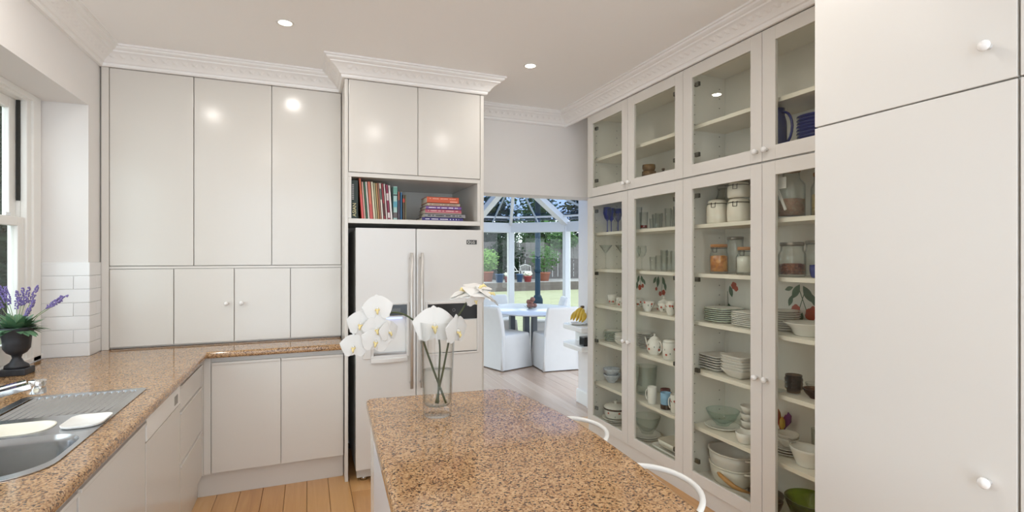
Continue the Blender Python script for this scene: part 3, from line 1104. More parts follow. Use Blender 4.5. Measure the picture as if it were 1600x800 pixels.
# top cabinets
for i, (dx, h) in enumerate(((0, .058), (.001, .058), (0, .05))):
    vessel('stoneware_pot', ('amber stoneware pot, bottom of the pile of three behind top glass', 'amber stoneware pot, middle of the pile of three behind top glass', 'small lidded amber pot on top of the pile of three')[i], 'pot', (2.42 + dx, 3.225, ZU + sum((.0585, .0585, .0505)[:i])), cupP(.056 - .004 * i, h, .004, .8, 1.04), AMBER, 'amber pots in the top cabinet')
dk = vessel('casserole', 'small dark brown lidded pot beside the amber pots', 'pot', (2.42, 3.055, ZU), cupP(.052, .066, .004, .85), BROWNC)
lidded(dk, .052, .066, BROWNC)
vessel('serving_dish', 'low dark brown dish in front of the amber pots', 'dish', (2.40, 3.33, ZU), bowlP(.05, .07), BROWNC)
vessel('serving_dish', 'low dark dish alone behind second top pane', 'dish', (2.42, 2.43, ZU), bowlP(.07, .064), BROWNC)
pit = vessel('pitcher', 'tall cobalt blue jug with big loop handle behind top glass', 'jug', (2.40, 2.065, ZU), jarP(.052, .28, .8), BLUEC)
handle_mb(.046, .28, .58, .062, .007, radians(-95)).build('handle', BLUEC, pit, local=True)
stack('blue_plate', 'cobalt blue plate in the stack behind top glass', 'plate', (2.47, 1.865, ZU), plateP(.105, .026), BLUEC, 11, .0175, 'cobalt blue plates in the top cabinet')

# cabinet beside the opening: glasses
for i, (x_, y_) in enumerate(((2.40, 3.775), (2.475, 3.83), (2.555, 3.845))):
    o = vessel('goblet', ('cobalt bowled wine goblet, foremost of three on top shelf', 'cobalt bowled wine goblet, middle of three on top shelf', 'cobalt bowled wine goblet, hindmost of three on top shelf')[i], 'goblet', (x_, y_, Z1), gobP(.036, .215, .115), BLUEG, 'blue goblets on the top shelf')
vessel('wine_glass', 'clear stemmed glass beside the blue goblets', 'glass', (2.38, 3.60, Z1), gobP(.032, .15, .08), CLEAR)
gl = [(2.475, 3.44, .034, .19, 'tall clear beaker at the far end of top shelf'), (2.475, 3.249, .027, .085, 'short clear tumbler behind the red-based glass'), (2.44, 3.16, .033, .11, 'wide clear tumbler in the middle of the top shelf'),
      (2.54, 3.26, .030, .13, 'clear glass at the back of the top shelf, behind tumblers'), (2.375, 2.945, .024, .135, 'slim tall clear glass near end of top shelf'), (2.56, 3.10, .024, .145, 'slim tall clear glass at the back corner of top shelf'), (2.38, 2.86, .024, .14, 'slim tall clear glass last on top shelf')]
for x_, y_, r_, h_, lb in gl:
    vessel('tumbler', lb, 'glass', (x_, y_, Z1), tumP(r_, h_), CLEAR, 'clear glasses on the top shelf')
o = vessel('tumbler', 'clear glass with dark red base on the top shelf', 'glass', (2.38, 3.235, Z1), tumP(.033, .13), CLEAR)
MB().lathe([(.0001, .009), (.026, .010), (.0275, .03), (.0001, .031)], 20).build('red_base', M('ruby_glass', (.16, .008, .006), .15), o, local=True)
for i, (x_, y_) in enumerate(((2.40, 3.80), (2.51, 3.72))):
    r_ = .058
    vessel('cocktail_glass', ('wide clear cocktail glass at the far end of second shelf', 'clear cocktail glass behind the far one on second shelf')[i], 'glass', (x_, y_, Z2), [(.0001, 0), (.036, 0), (.036, .002), (.010, .006), (.0035, .016), (.0035, .125), (.006, .132), (r_, .205), (r_ - .002, .205), (.004, .137), (.0001, .136)], CLEAR, 'cocktail glasses on the second shelf')
vessel('wine_glass', 'clear wine glass behind another on the second shelf', 'glass', (2.475, 3.46, Z2), gobP(.036, .18, .09), CLEAR)
vessel('wine_glass', 'clear wine glass nearest the door stile on second shelf', 'glass', (2.385, 3.265, Z2), gobP(.036, .19, .095), CLEAR)
for i, (x_, y_, r_, h_) in enumerate(((2.37, 3.11, .025, .105), (2.45, 3.145, .025, .115), (2.375, 2.99, .026, .155), (2.475, 3.06, .025, .15), (2.375, 2.885, .024, .145), (2.46, 2.93, .025, .15), (2.55, 3.0, .026, .16), (2.55, 3.2, .026, .15))):
    vessel('tumbler', 'straight clear tumbler in the huddle on second shelf', 'glass', (x_, y_, Z2), tumP(r_, h_), CLEAR, 'clear tumblers on the second shelf')


# painted tile panels behind the crockery on the third shelf
def tile_panel(label, y0, y1, spots):
    t = thing('painted_tile_panel', label, 'panel', (2.613, (y0 + y1) / 2, Z3))
    bx('backing', CHINA, t, 2.610, y0, Z3, 2.619, y1, Z3 + .268)
    for kind, y, z, s, rot in spots:
        m = MB()
        s = s * .8 if kind == 'f' else s
        if kind == 'f':
            for q in range(5):
                a = 2 * pi * q / 5 + rot
                pts = [Vector((2.6092 - .0003 * q, y + cos(a) * s * .45 + cos(b) * s * .6, z + sin(a) * s * .45 + sin(b) * s * .6)) for b in [2 * pi * i / 9 for i in range(9)]]
                m.add(pts, [tuple(range(9))])
            m.build('painted_flower', RED, t)
        else:
            L_, w2 = s, s * .22
            d_ = Vector((0, cos(rot), sin(rot)))
            n_ = Vector((0, -sin(rot), cos(rot)))
            c_ = Vector((2.6094, y, z))
            pts = [c_ + d_ * (L_ * (i / 8 - .5)) + n_ * w2 * sin(pi * i / 8) for i in range(9)] + [c_ + d_ * (L_ * (i / 8 - .5)) - n_ * w2 * sin(pi * i / 8) for i in range(7, 0, -1)]
            if kind == 's':
                pts = [c_ + d_ * L_ * .5 + n_ * .0025, c_ + d_ * L_ * .5 - n_ * .0025, c_ - d_ * L_ * .5 - n_ * .0025, c_ - d_ * L_ * .5 + n_ * .0025]
            m.add(pts, [tuple(range(len(pts)))])
            m.build('painted_stem' if kind == 's' else 'painted_leaf', LEAFG, t)
    return t


tile_panel('white panel painted with red poppies, behind the floral teacups', 2.72, 3.86,
           [('f', 3.60, 1.285, .030, 0), ('f', 3.29, 1.262, .028, .5), ('f', 3.38, 1.285, .018, .2), ('f', 3.80, 1.22, .02, 0), ('l', 3.62, 1.355, .07, 1.9), ('l', 3.57, 1.355, .07, 1.2), ('l', 3.36, 1.345, .09, 1.7), ('l', 3.29, 1.35, .08, 1.2), ('l', 3.40, 1.355, .07, 2.2), ('s', 3.59, 1.32, .09, 1.5), ('s', 3.31, 1.31, .1, 1.7), ('l', 3.88 - .06, 1.30, .10, 1.5), ('f', 3.0, 1.28, .03, 1), ('l', 2.95, 1.35, .07, 1.2), ('f', 3.56, 1.30, .022, .7), ('l', 3.64, 1.30, .07, 1.6), ('l', 3.54, 1.335, .06, 1.0), ('f', 3.33, 1.25, .024, .9), ('l', 3.27, 1.31, .07, 1.4), ('s', 3.37, 1.32, .09, 1.6)])
tile_panel('white panel painted with trailing poppies, behind the big plate stacks', 1.48, 2.63,
           [('f', 2.575, 1.355, .030, 0), ('l', 2.60, 1.315, .08, 1.3), ('s', 2.625, 1.25, .13, 1.5), ('l', 2.61, 1.20, .08, 1.2), ('f', 2.115, 1.245, .034, .3), ('f', 2.02, 1.222, .046, .8), ('l', 2.115, 1.345, .10, 2.1), ('l', 2.04, 1.335, .11, 1.0), ('s', 2.085, 1.27, .20, 1.9), ('s', 2.055, 1.26, .20, 1.2), ('l', 2.16, 1.36, .06, 2.8), ('l', 2.08, 1.20, .06, 1.8), ('f', 2.135, 1.225, .026, 1.3), ('f', 2.005, 1.245, .032, .2), ('l', 2.15, 1.29, .07, 1.9), ('l', 2.0, 1.30, .08, 1.2), ('f', 2.555, 1.335, .022, .9), ('f', 1.75, 1.25, .04, .1), ('l', 1.78, 1.34, .09, 1.1)])

# floral tea things
mug('floral teacup with red flower at the far end of third shelf', (2.475, 3.81, Z3), .043, .085, CHINA, radians(-60), 'cup', None, .95, .6, 'teacup', None, 1)
mug('floral teacup with green leaves nearest the stile, third shelf', (2.39, 3.56, Z3), .036, .08, CHINA, radians(200), 'cup', None, .95, .6, 'teacup', None, 2)
mug('small floral cup at the back behind the door stile', (2.55, 3.52, Z3), .034, .068, CHINA, radians(-80), 'cup', None, .95, .6, 'teacup', None, 3)
b_ = vessel('sugar_bowl', 'round white bowl with red flower band on third shelf', 'bowl', (2.41, 3.225, Z3), bowlP(.05, .075, .004, .5), CHINA)
flowers(b_, .048, .075, 4, .75)
b_ = vessel('sugar_bowl', 'lidded white sugar pot with poppy on its side', 'bowl', (2.50, 3.15, Z3), cupP(.044, .066, .003, .6, 1.05), CHINA)
lidded(b_, .043, .066, CHINA)
flowers(b_, .049, .066, 6)
j_ = mug('white china milk jug with curled handle on third shelf', (2.395, 2.94, Z3), .036, .10, CHINA, radians(-60), 'jug', None, 1.05, .6, 'milk_jug')
MB().add([(-.036, .012, .095), (-.036, -.012, .095), (-.050, 0, .106), (-.034, 0, .075)], [(0, 1, 2), (0, 2, 3), (1, 3, 2)]).build('spout', CHINA, j_, local=True)
flowers(j_, .037, .10, 7)

# fourth shelf
GR = (.078, .0145, GREENRIM)
stack('side_plate', 'green-rimmed side plate in the far stack, fourth shelf', 'plate', (2.47, 3.79, Z4), plateP(.078, .015), CHINA, 7, .0125, 'green-rimmed side plates on the fourth shelf', rim=GR)
stack('dessert_bowl', 'white dessert bowl in the stack behind the door stile', 'bowl', (2.42, 3.585, Z4), bowlP(.062, .045), CHINA, 4, .017, 'dessert bowls on the fourth shelf')
stack('side_plate', 'white plate in stack behind the floral teapot', 'plate', (2.53, 3.43, Z4), plateP(.072, .015), CHINA, 9, .0125, 'plates behind the floral teapot')
tp = vessel('teapot', 'floral white teapot with lid on the fourth shelf', 'teapot', (2.415, 3.15, Z4), [(.0001, .002), (.036, 0), (.04, .004), (.056, .035), (.060, .065), (.05, .10), (.034, .116), (.03, .12)], CHINA)
MB().lathe([(.034, .117), (.032, .124), (.018, .134), (.007, .138), (.006, .144), (.010, .150), (.006, .156), (.0001, .157)], 20).build('lid', CHINA, tp, local=True)
MB().tube([(-.01, .05, .045), (-.013, .075, .07), (-.016, .088, .105), (-.016, .095, .118)], [.012, .009, .006, .005], 10).build('spout', CHINA, tp, local=True)
handle_mb(.052, .13, .5, .035, .005, radians(-90)).build('handle', CHINA, tp, local=True)
flowers(tp, .060, .12, 9)
cn = vessel('canister', 'floral white canister beside the teapot', 'canister', (2.41, 2.965, Z4), [(.0001, .002), (.050, 0), (.054, .004), (.054, .115), (.048, .122), (.0001, .122)], CHINA)
MB().lathe([(.050, .1225), (.052, .126), (.045, .136), (.0001, .138)], 22).build('lid', CHINA, cn, local=True)
flowers(cn, .0545, .115, 12)

# fifth shelf
BW = M('blue_white_glaze', (.50, .54, .60), .2, vary=.35, scale=70)
stack('rice_bowl', 'blue and white patterned bowl in the far pair, fifth shelf', 'bowl', (2.46, 3.80, Z5), bowlP(.074, .07), BW, 2, .05, 'blue and white bowls on the fifth shelf')
vessel('mixing_bowl', 'deep cream bowl behind the door stile, fifth shelf', 'bowl', (2.54, 3.64, Z5), cupP(.075, .175, .004, .7, .95), CREAMC)
vessel('ice_bucket', 'large smoky glass bucket at the back of fifth shelf', 'bucket', (2.515, 3.39, Z5), tumP(.088, .22, .004, .85), FROST)
mug('plain white mug beside the glass bucket', (2.385, 3.14, Z5), .034, .125, CHINA, radians(115))
mug('maroon mug behind the light blue one', (2.475, 3.10, Z5), .037, .11, MAROON, radians(-60))
mug('light blue mug with dark foot in front of maroon mug', (2.39, 2.99, Z5), .037, .118, SKYB, radians(-70), band=(.02, .3, BROWNC))
mug('white mug with looped black pattern, last on fifth shelf', (2.39, 2.885, Z5), .035, .13, CHINA, radians(110), motif=14)

# bottom
cs_ = vessel('casserole', 'floral white casserole with lid on the cabinet floor', 'casserole', (2.46, 3.74, ZF + .046), cupP(.098, .085, .005, .85, 1.0), CHINA)
MB().lathe([(.1, .0855), (.101, .091), (.085, .102), (.04, .112), (.012, .114), (.010, .122), (.016, .130), (.010, .136), (.0001, .137)], 26).build('lid', CHINA, cs_, local=True)
MB().lathe([(.101, .07), (.1015, .080), (.1005, .084)], 26).build('brown_band', BROWNC, cs_, local=True)
flowers(cs_, .099, .085, 5)
stack('dinner_plate', 'white plate under the floral casserole', 'plate', (2.46, 3.74, ZF), plateP(.118, .018), CHINA, 3, .014, 'plates under the floral casserole')
vessel('salad_bowl', 'smoky glass bowl on the cabinet floor', 'bowl', (2.49, 3.34, ZF + .033), bowlP(.105, .135), FROST)
stack('dinner_plate', 'white plate under the smoky glass bowl', 'plate', (2.475, 3.34, ZF), plateP(.12, .018), CHINA, 2, .014, 'plates under the smoky bowl')


def tray(name, label, cat, loc, lx, ly, h, mat, rz=0):
    rows = []
    for q, z in ((.04, 0), (.88, 0), (.94, .004), (1, h), (.975, h), (.91, .008), (.86, .005), (.04, .005)):
        rows.append([(p[0] * q, p[1] * q, z) for p in rrect(-lx, -ly, lx, ly, min(lx, ly) * .3, 4)])
    k = len(rows[0])
    fs = [(j * k + i, j * k + (i + 1) % k, (j + 1) * k + (i + 1) % k, (j + 1) * k + i) for j in range(7) for i in range(k)]
    fs += [tuple(reversed(range(k))), tuple(7 * k + i for i in range(k))]
    o = MB().add([v for r_ in rows for v in r_], fs, True).build(name, mat, None, local=True)
    o.location = loc
    o.rotation_euler = (0, 0, rz)
    return tag(o, label, cat)


tray('baking_dish', 'wide glass baking tray lowest on the cabinet floor', 'tray', (2.47, 2.945, ZF), .125, .20, .028, FROST)
tray('serving_platter', 'white rectangular platter on the glass baking tray', 'platter', (2.46, 2.96, ZF + .012), .10, .17, .03, CHINA)
tray('baking_dish', 'cream oblong baking dish topmost of the flat dishes', 'dish', (2.47, 2.95, ZF + .044), .085, .14, .045, CREAMC)

# cabinet beside the pantry: jars
DKW = M('dark_clip_wire', (.06, .055, .05), .35, .8)


def clip(o, r, z, ang):
    m = MB()
    c0, s0 = cos(ang), sin(ang)
    p = lambda rr, t, zz: (c0 * rr - s0 * t, s0 * rr + c0 * t, zz)
    m.tube([p(r * 1.0, -.012, z), p(r * 1.12, -.012, z - .005), p(r * 1.14, -.012, z - .03), p(r * 1.14, .012, z - .03), p(r * 1.12, .012, z - .005), p(r * 1.0, .012, z)], .0022, 6)
    m.tube([(cos(a * pi / 12) * r * 1.015, sin(a * pi / 12) * r * 1.015, z - .006) for a in range(25)], .0015, 5)
    m.build('wire_clip', DKW, o, local=True)


def ceramic_jar(label, loc, r, h, group=None):
    o = vessel('clip_top_jar', label, 'jar', loc, [(.0001, .002), (r * .92, 0), (r, .01), (r * 1.02, h * .35), (r, h * .72), (r * .88, h * .80), (r * .86, h * .82)], CREAMC, group)
    MB().lathe([(r * .87, h * .825), (r * .92, h * .83), (r * .92, h * .87), (r * .84, h * .95), (r * .5, h), (.0001, h)], 24).build('lid', CREAMC, o, local=True)
    clip(o, r * .9, h * .85, radians(205))
    return o


ceramic_jar('squat cream clip-top jar at far end of jar shelf', (2.42, 2.525, Z1), .064, .155)
ceramic_jar('cream clip-top jar carrying another jar on its lid', (2.42, 2.35, Z1), .066, .145)
ceramic_jar('cream clip-top jar stacked on top of another', (2.42, 2.35, Z1 + .1465), .064, .095)


def glass_jar(label, loc, r, h, lidm=None, fill=None, fh=.5, neck=.8, cl=False, fillname='contents', lidh=.02):
    o = vessel('storage_jar', label, 'jar', loc, jarP(r, h, neck), CLEAR)
    if fill:
        rng = random.Random(int(loc[1] * 1000))
        pr = [(.0001, .0125), (r - .005, .014), (r - .0045, h * fh), (r * .6, h * fh + .006), (.0001, h * fh + .002)]
        MB().lathe(pr, 20).build(fillname, fill, o, local=True)
    if lidm:
        MB().lathe([(.0001, h + .0005), (r * neck * 1.04, h + .0005), (r * neck * 1.06, h + .004), (r * neck * 1.06, h + lidh - .003), (r * neck, h + lidh), (.0001, h + lidh)], 24).build('lid', lidm, o, local=True)
    if cl:
        clip(o, r * neck, h, radians(200))
    return o


def chunky(name, cols, scale=90):
    if name in _m:
        return _m[name]
    m = bpy.data.materials.new(name)
    m.use_nodes = True
    n, l = m.node_tree.nodes, m.node_tree.links
    b = n['Principled BSDF']
    tc = n.new('ShaderNodeTexCoord')
    v = n.new('ShaderNodeTexVoronoi')
    v.inputs['Scale'].default_value = scale
    l.new(tc.outputs['Object'], v.inputs['Vector'])
    sp = n.new('ShaderNodeSeparateColor')
    l.new(v.outputs['Color'], sp.inputs[0])
    r = ramp(n, [(i / (len(cols) - 1), c) for i, c in enumerate(cols)])
    l.new(sp.outputs[0], r.inputs[0])
    l.new(r.outputs[0], b.inputs['Base Color'])
    bp = n.new('ShaderNodeBump')
    bp.inputs['Strength'].default_value = .6
    bp.inputs['Distance'].default_value = .004
    l.new(v.outputs['Distance'], bp.inputs['Height'])
    l.new(bp.outputs[0], b.inputs['Normal'])
    b.inputs['Roughness'].default_value = .6
    _m[name] = m
    return m


ORANGE = chunky('dried_apricot', [(.40, .12, .015), (.60, .22, .03), (.70, .32, .06)], 55)
BEANS = chunky('red_brown_beans', [(.10, .03, .015), (.22, .06, .03), (.33, .12, .06)], 140)
PASTA = chunky('pale_pasta', [(.42, .27, .09), (.60, .43, .17), (.68, .52, .26)], 90)
SPICE = chunky('pinkish_grain', [(.22, .10, .06), (.34, .17, .11), (.25, .2, .12)], 160)
FLOUR = M('white_flour', (.75, .72, .64), .9)
CORK = M('orange_seal_lid', (.38, .17, .05), .5)
TINLID = M('tin_lid', (.25, .23, .20), .35, .7)
glass_jar('clear glass jar behind the cream clip-top jars', (2.555, 2.60, Z1), .055, .24, CLEAR)
glass_jar('second clear glass jar behind stacked cream jars', (2.555, 2.44, Z1), .055, .25, TINLID)
jt = glass_jar('tall glass jar with scoop and paper label on jar shelf', (2.415, 1.985, Z1), .068, .245, CORK, SPICE, .40, .62)
m = MB()
bar(m, Vector((-.066, -.02, .04)), Vector((-.072, .045, .20)), .007, .0025, Vector((0, .9, -.35)), Vector((1, 0, 0)))
m.build('scoop_strip', WHITEP, jt, local=True)
m = MB()
m.box(-.0745, -.03, .155, -.0725, .02, .215)
m.build('paper_label', WHITEP, jt, local=True)
glass_jar('tall glass jar half full of pasta next to the labelled one', (2.505, 1.872, Z1), .056, .215, CORK, PASTA, .55, .75)
glass_jar('glass jar of orange dried fruit with orange lid', (2.41, 2.50, Z2), .056, .165, CORK, ORANGE, .66, .86, True)
glass_jar('tall empty glass jar with dark lid behind orange fruit', (2.545, 2.50, Z2), .053, .215, TINLID, None, 0, .9)
glass_jar('glass jar of white flour with orange seal', (2.405, 2.285, Z2), .052, .145, CORK, FLOUR, .72, .8, True)
ceramic_jar('small cream jar half hidden at door stile, second shelf', (2.54, 2.30, Z2), .045, .10)
glass_jar('squat glass jar of red-brown beans on second jar shelf', (2.42, 1.985, Z2), .068, .165, TINLID, BEANS, .40, .82)
glass_jar('glass jar standing over a blue pot beside the beans', (2.555, 1.955, Z2), .052, .175, TINLID, None, 0, .85)
vessel('blue_pot', 'small cobalt pot in front of a glass jar, second shelf', 'pot', (2.42, 1.83, Z2), cupP(.042, .066, .003, .8), BLUEC)

# plates
stack('dinner_plate', 'green-rimmed dinner plate in the big stack, third shelf', 'plate', (2.47, 2.52, Z3), plateP(.118, .018), CHINA, 7, .0125, 'green-rimmed dinner plates on the third shelf', rim=(.118, .0175, GREENRIM))
stack('square_plate', 'square white plate in the stack behind the door stile', 'plate', (2.44, 2.275, Z3), plateP(.085, .018), CHINA, 8, .0105, 'square plates on the third shelf', sq=1)
stack('dinner_plate', 'white plate in stack behind the wide rimmed bowl', 'plate', (2.51, 2.10, Z3), plateP(.075, .016), CHINA, 9, .0125, 'plates behind the wide rimmed bowl')
vessel('serving_bowl', 'wide white rimmed serving bowl near the pantry, third shelf', 'bowl', (2.455, 1.92, Z3), [(.0001, .003), (.058, 0), (.062, .004), (.078, .04), (.112, .066), (.114, .07), (.108, .07), (.076, .046), (.058, .012), (.0001, .009)], CHINA, sy=1.05)
stack('square_plate', 'square grey-white plate in the far stack, fourth shelf', 'plate', (2.465, 2.565, Z4), plateP(.090, .024), STONEW, 6, .0155, 'square plates on the fourth shelf', sq=1)
stack('square_bowl', 'square grey-white bowl in the stack beside square plates', 'bowl', (2.44, 2.355, Z4), [(.03, .001), (.045, 0), (.055, .006), (.088, .05), (.088, .054), (.084, .054), (.05, .012), (.03, .009)], STONEW, 6, .0165, 'square bowls on the fourth shelf', sq=1)
ct = vessel('cut_glass_tumbler', 'brown tinted cut glass tumbler on the fourth shelf', 'glass', (2.42, 1.975, Z4 + .006), tumP(.042, .095, .004, .8), glass('bronze_glass', (.55, .45, .36), (.16, .11, .07), 1, 1.5), n=12)
MB().lathe([(.0425, .02), (.0445, .03), (.0425, .04), (.0450, .05), (.0428, .06), (.0455, .07), (.0430, .08)], 12, smooth=False).build('cut_facets', glass('bronze_glass'), ct, local=True)
for i, yy in enumerate((2.05, 1.975)):
    vessel('glass_coaster', ('clear glass coaster beside the bronze tumbler', 'clear glass coaster under the bronze tumbler')[i], 'coaster', (2.40 + .02 * i, yy, Z4), [(.0001, 0), (.034, 0), (.036, .002), (.036, .005), (.0001, .005)], CLEAR, n=16)
vessel('glass_bowl', 'clear glass bowl resting in a brown dish', 'bowl', (2.44, 1.865, Z4 + .026), bowlP(.046, .052), CLEAR)
vessel('brown_dish', 'brown glass dish under a clear bowl, fourth shelf', 'dish', (2.44, 1.865, Z4), bowlP(.058, .05), glass('brown_glass', (.50, .26, .14), (.18, .07, .03), 1, 1.5))

# fifth shelf
vessel('glass_bowl', 'pale aqua glass bowl lying on a plate, fifth shelf', 'bowl', (2.475, 2.535, Z5 + .015), bowlP(.102, .095, .004, .4), AQUAG)
vessel('dinner_plate', 'plate under the pale aqua bowl', 'plate', (2.475, 2.535, Z5), plateP(.108, .016), CHINA)
stack('tea_cup', 'white cup in the leaning tower of cups', 'cup', (2.50, 2.355, Z5), cupP(.046, .052, .003, .5, .9), CHINA, 4, .044, 'tower of cups on the fifth shelf')
vessel('ramekin', 'small white bowl in front of the tower of cups', 'bowl', (2.395, 2.275, Z5), cupP(.055, .062, .004, .75, .95), CHINA)
tu = thing('paper_tulips', 'cluster of purple, orange and red paper tulips in cup', 'ornament', (2.56, 2.165, Z5))
MB().lathe(cupP(.032, .085, .003, .8), 18).build('holder', CHINA, tu, local=True)
rng = random.Random(4)
for i, c_ in enumerate(((.22, .02, .16), (.55, .16, .02), (.35, .03, .03), (.50, .30, .04), (.16, .02, .20))):
    a = 2 * pi * i / 5
    p0, p1 = Vector((0, 0, .07)), Vector((cos(a) * .028, sin(a) * .035, .12 + .025 * (i % 3)))
    MB().tube([p0, p0.lerp(p1, .5), p1, p1 + Vector((cos(a) * .004, sin(a) * .004, .035)), p1 + Vector((0, 0, .055))], [.004, .006, .016, .014, .001], 8).build('paper_flower', M('paper_%d' % i, c_, .6), tu, local=True)
stack('small_bowl', 'white bowl in the pair on top of plates near pantry', 'bowl', (2.48, 2.06, Z5 + .042), bowlP(.058, .05), CHINA, 2, .022, 'bowls resting on plates, fifth shelf')
stack('side_plate', 'white plate under the pair of bowls, fifth shelf', 'plate', (2.48, 2.06, Z5), plateP(.076, .016), CHINA, 3, .0135, 'plates under the bowls, fifth shelf')
sb = vessel('gravy_boat', 'white oval gravy boat with pulled lip near the pantry', 'gravy boat', (2.43, 1.905, Z5), bowlP(.072, .095, .004, .6), CHINA, sy=1.25)
MB().add([(-.030, .078, .092), (.030, .078, .092), (0, .112, .108), (0, .080, .05)], [(0, 1, 2), (0, 2, 3), (1, 3, 2)], True).build('pouring_lip', CHINA, sb, local=True)
vessel('vase_tumbler', 'tall smoky glass at the back near the pantry', 'glass', (2.57, 1.955, Z5), tumP(.028, .16), FROST)

# bottom
def oval_dish(label, loc, r, h, mat, tilt=0, sy=1.25):
    o = vessel('casserole_dish', label, 'casserole', loc, cupP(r, h, .006, .8, .97), mat, sy=sy, n=32)
    m = MB()
    for s in (-1, 1):
        m.tube([(-.03, s * r * sy * .97, h * .88), (-.02, s * (r * sy + .022), h * .9), (.02, s * (r * sy + .022), h * .9), (.03, s * r * sy * .97, h * .88)], .008, 8)
    m.build('ear_handle', mat, o, local=True)
    MB().lathe([(r * 1.0, h * .93), (r * 1.05, h * .95), (r * 1.05, h), (r * .98, h + .001)], 32, sx=1, sy=sy).build('rim', mat, o, local=True)
    if tilt:
        o.rotation_euler = (0, tilt, 0)
    return o


oval_dish('oval grey-white casserole dish underneath another', (2.485, 2.475, ZF), .112, .115, CREAMC)
oval_dish('oval grey-white casserole dish nested on top, open side up', (2.485, 2.475, ZF + .086), .118, .115, STONEW)
pn = thing('frying_pan', 'small pan with a turned wooden handle on cabinet floor', 'pan', (2.50, 2.225, ZF))
MB().lathe([(.0001, 0), (.075, 0), (.085, .006), (.098, .036), (.095, .036), (.082, .009), (.0001, .005)], 28).build('pan_body', M('dark_pan_metal', (.18, .17, .16), .3, .8), pn, local=True)
MB().tube([(-.085, .035, .034), (-.13, .06, .050), (-.155, .09, .062), (-.163, .14, .080), (-.164, .19, .094), (-.162, .21, .10)], [.006, .011, .014, .015, .013, .006], 10).build('pan_handle', wood_mat('turned_handle_wood', [(.30, .13, .03), (.45, .22, .06), (.52, .28, .09)], .4), pn, local=True)
vessel('salad_bowl', 'big olive green glass bowl on the cabinet floor', 'bowl', (2.46, 1.905, ZF + .0), bowlP(.122, .15, .005, .45), GREENG, sy=1.05, n=32)
vessel('brown_bowl', 'brown glass bowl beside the olive green bowl', 'bowl', (2.40, 2.085, ZF), bowlP(.050, .075), glass('brown_glass'))

# ------------------------------------------------------------------ island, stools
isl = thing('kitchen_island', 'island bench topped with speckled brown granite', 'island', (.55, 1.4, 0))
top = [(.155, .35), (.86, .35), (.868, .95), (.905, 1.25), (.922, 1.5), (.920, 1.72), (.900, 1.93), (.882, 2.04), (.872, 2.12), (.858, 2.165), (.82, 2.19), (.75, 2.198), (.262, 2.246), (.238, 2.24), (.228, 2.215)]
sl = MB().prism(top, ZC - .042, ZC).build('island_top', GRAN, isl, bev=.012, seg=4)
GREYP = M('grey_white_panel', (.62, .62, .64), .3, vary=.02)  # bluish cast of reflected window light put into the panel colour
bx('carcass', GREYP, isl, .25, .5, .1, .62, 1.985, ZC - .0425)
bx('end_panel', LAQ, isl, .243, 1.99, 0, .80, 2.185, ZC - .0425, bev=.002)
bx('plinth', LAQ, isl, .28, .5, 0, .58, 1.985, .1)
for a, b in ((1.50, 1.985), (1.0, 1.495), (.5, .995)):
    bx('door', GREYP, isl, .232, a + .002, .105, .249, b - .002, ZC - .06, bev=.0015)

STW = M('white_enamel_tube', (.83, .83, .80), .25)
st = None
for n_, (sy_, r_) in enumerate(((1.77, .185), (1.25, .189))):
    cx = .905 if n_ == 0 else .885
    t = thing('bar_stool', 'white tubular bar stool tucked under the island, ' + ('farther from viewer' if n_ == 0 else 'nearer to viewer'), 'stool', (cx, sy_, 0), 0, 'bar stools along the island')
    m = MB()
    pts = [(r_ * cos(radians(a)), r_ * sin(radians(a)), .868 - .012 * (abs(a) / 70) ** 3) for a in range(-70, 71, 7)]
    pts = [(pts[0][0] - .035, pts[0][1] - .006, .60)] + [(pts[0][0] - .012, pts[0][1] - .004, .80)] + [(pts[0][0] - .003, pts[0][1] - .001, .84)] + pts + [(pts[-1][0] - .003, pts[-1][1] + .001, .84), (pts[-1][0] - .012, pts[-1][1] + .004, .80), (pts[-1][0] - .035, pts[-1][1] + .006, .60)]
    m.tube(pts, .0088, 10).build('back_rail', STW, t, local=True)
    MB().lathe([(.0001, .60), (.165, .60), (.172, .606), (.172, .632), (.160, .642), (.0001, .644)], 32).build('seat', STW, t, local=True)
    for a in (45, 135, 225, 315):
        c_, s_ = cos(radians(a)), sin(radians(a))
        MB().tube([(c_ * .13, s_ * .13, .602), (c_ * .19, s_ * .19, .0)], .011, 10).build('leg', STW, t, local=True)
    MB().tube([(.172 * cos(2 * pi * i / 24), .172 * sin(2 * pi * i / 24), .2) for i in range(25)], .008, 8).build('foot_ring', STW, t, local=True)

# ------------------------------------------------------------------ vase and orchids
VX, VY = .460, 1.915
vs_ = thing('glass_vase', 'tall thick-based clear glass vase with water on the island', 'vase', (VX, VY, ZC))
VG = glass('vase_glass', (.992, .995, .995), (.60, .64, .63), 1.0, 4)
MB().lathe([(.0001, .0005), (.050, .0005), (.0535, .004), (.0545, .04), (.068, .352), (.0685, .356), (.065, .356), (.0515, .05), (.046, .04), (.025, .036), (.0001, .035)], 40).build('vase_wall', VG, vs_, local=True)
MB().lathe([(.0001, .0365), (.046, .0415), (.0512, .052), (.056, .172), (.0001, .1715)], 40).build('water', glass('vase_water', (.965, .975, .97), (.72, .76, .74), .6, 2.5), vs_, local=True)


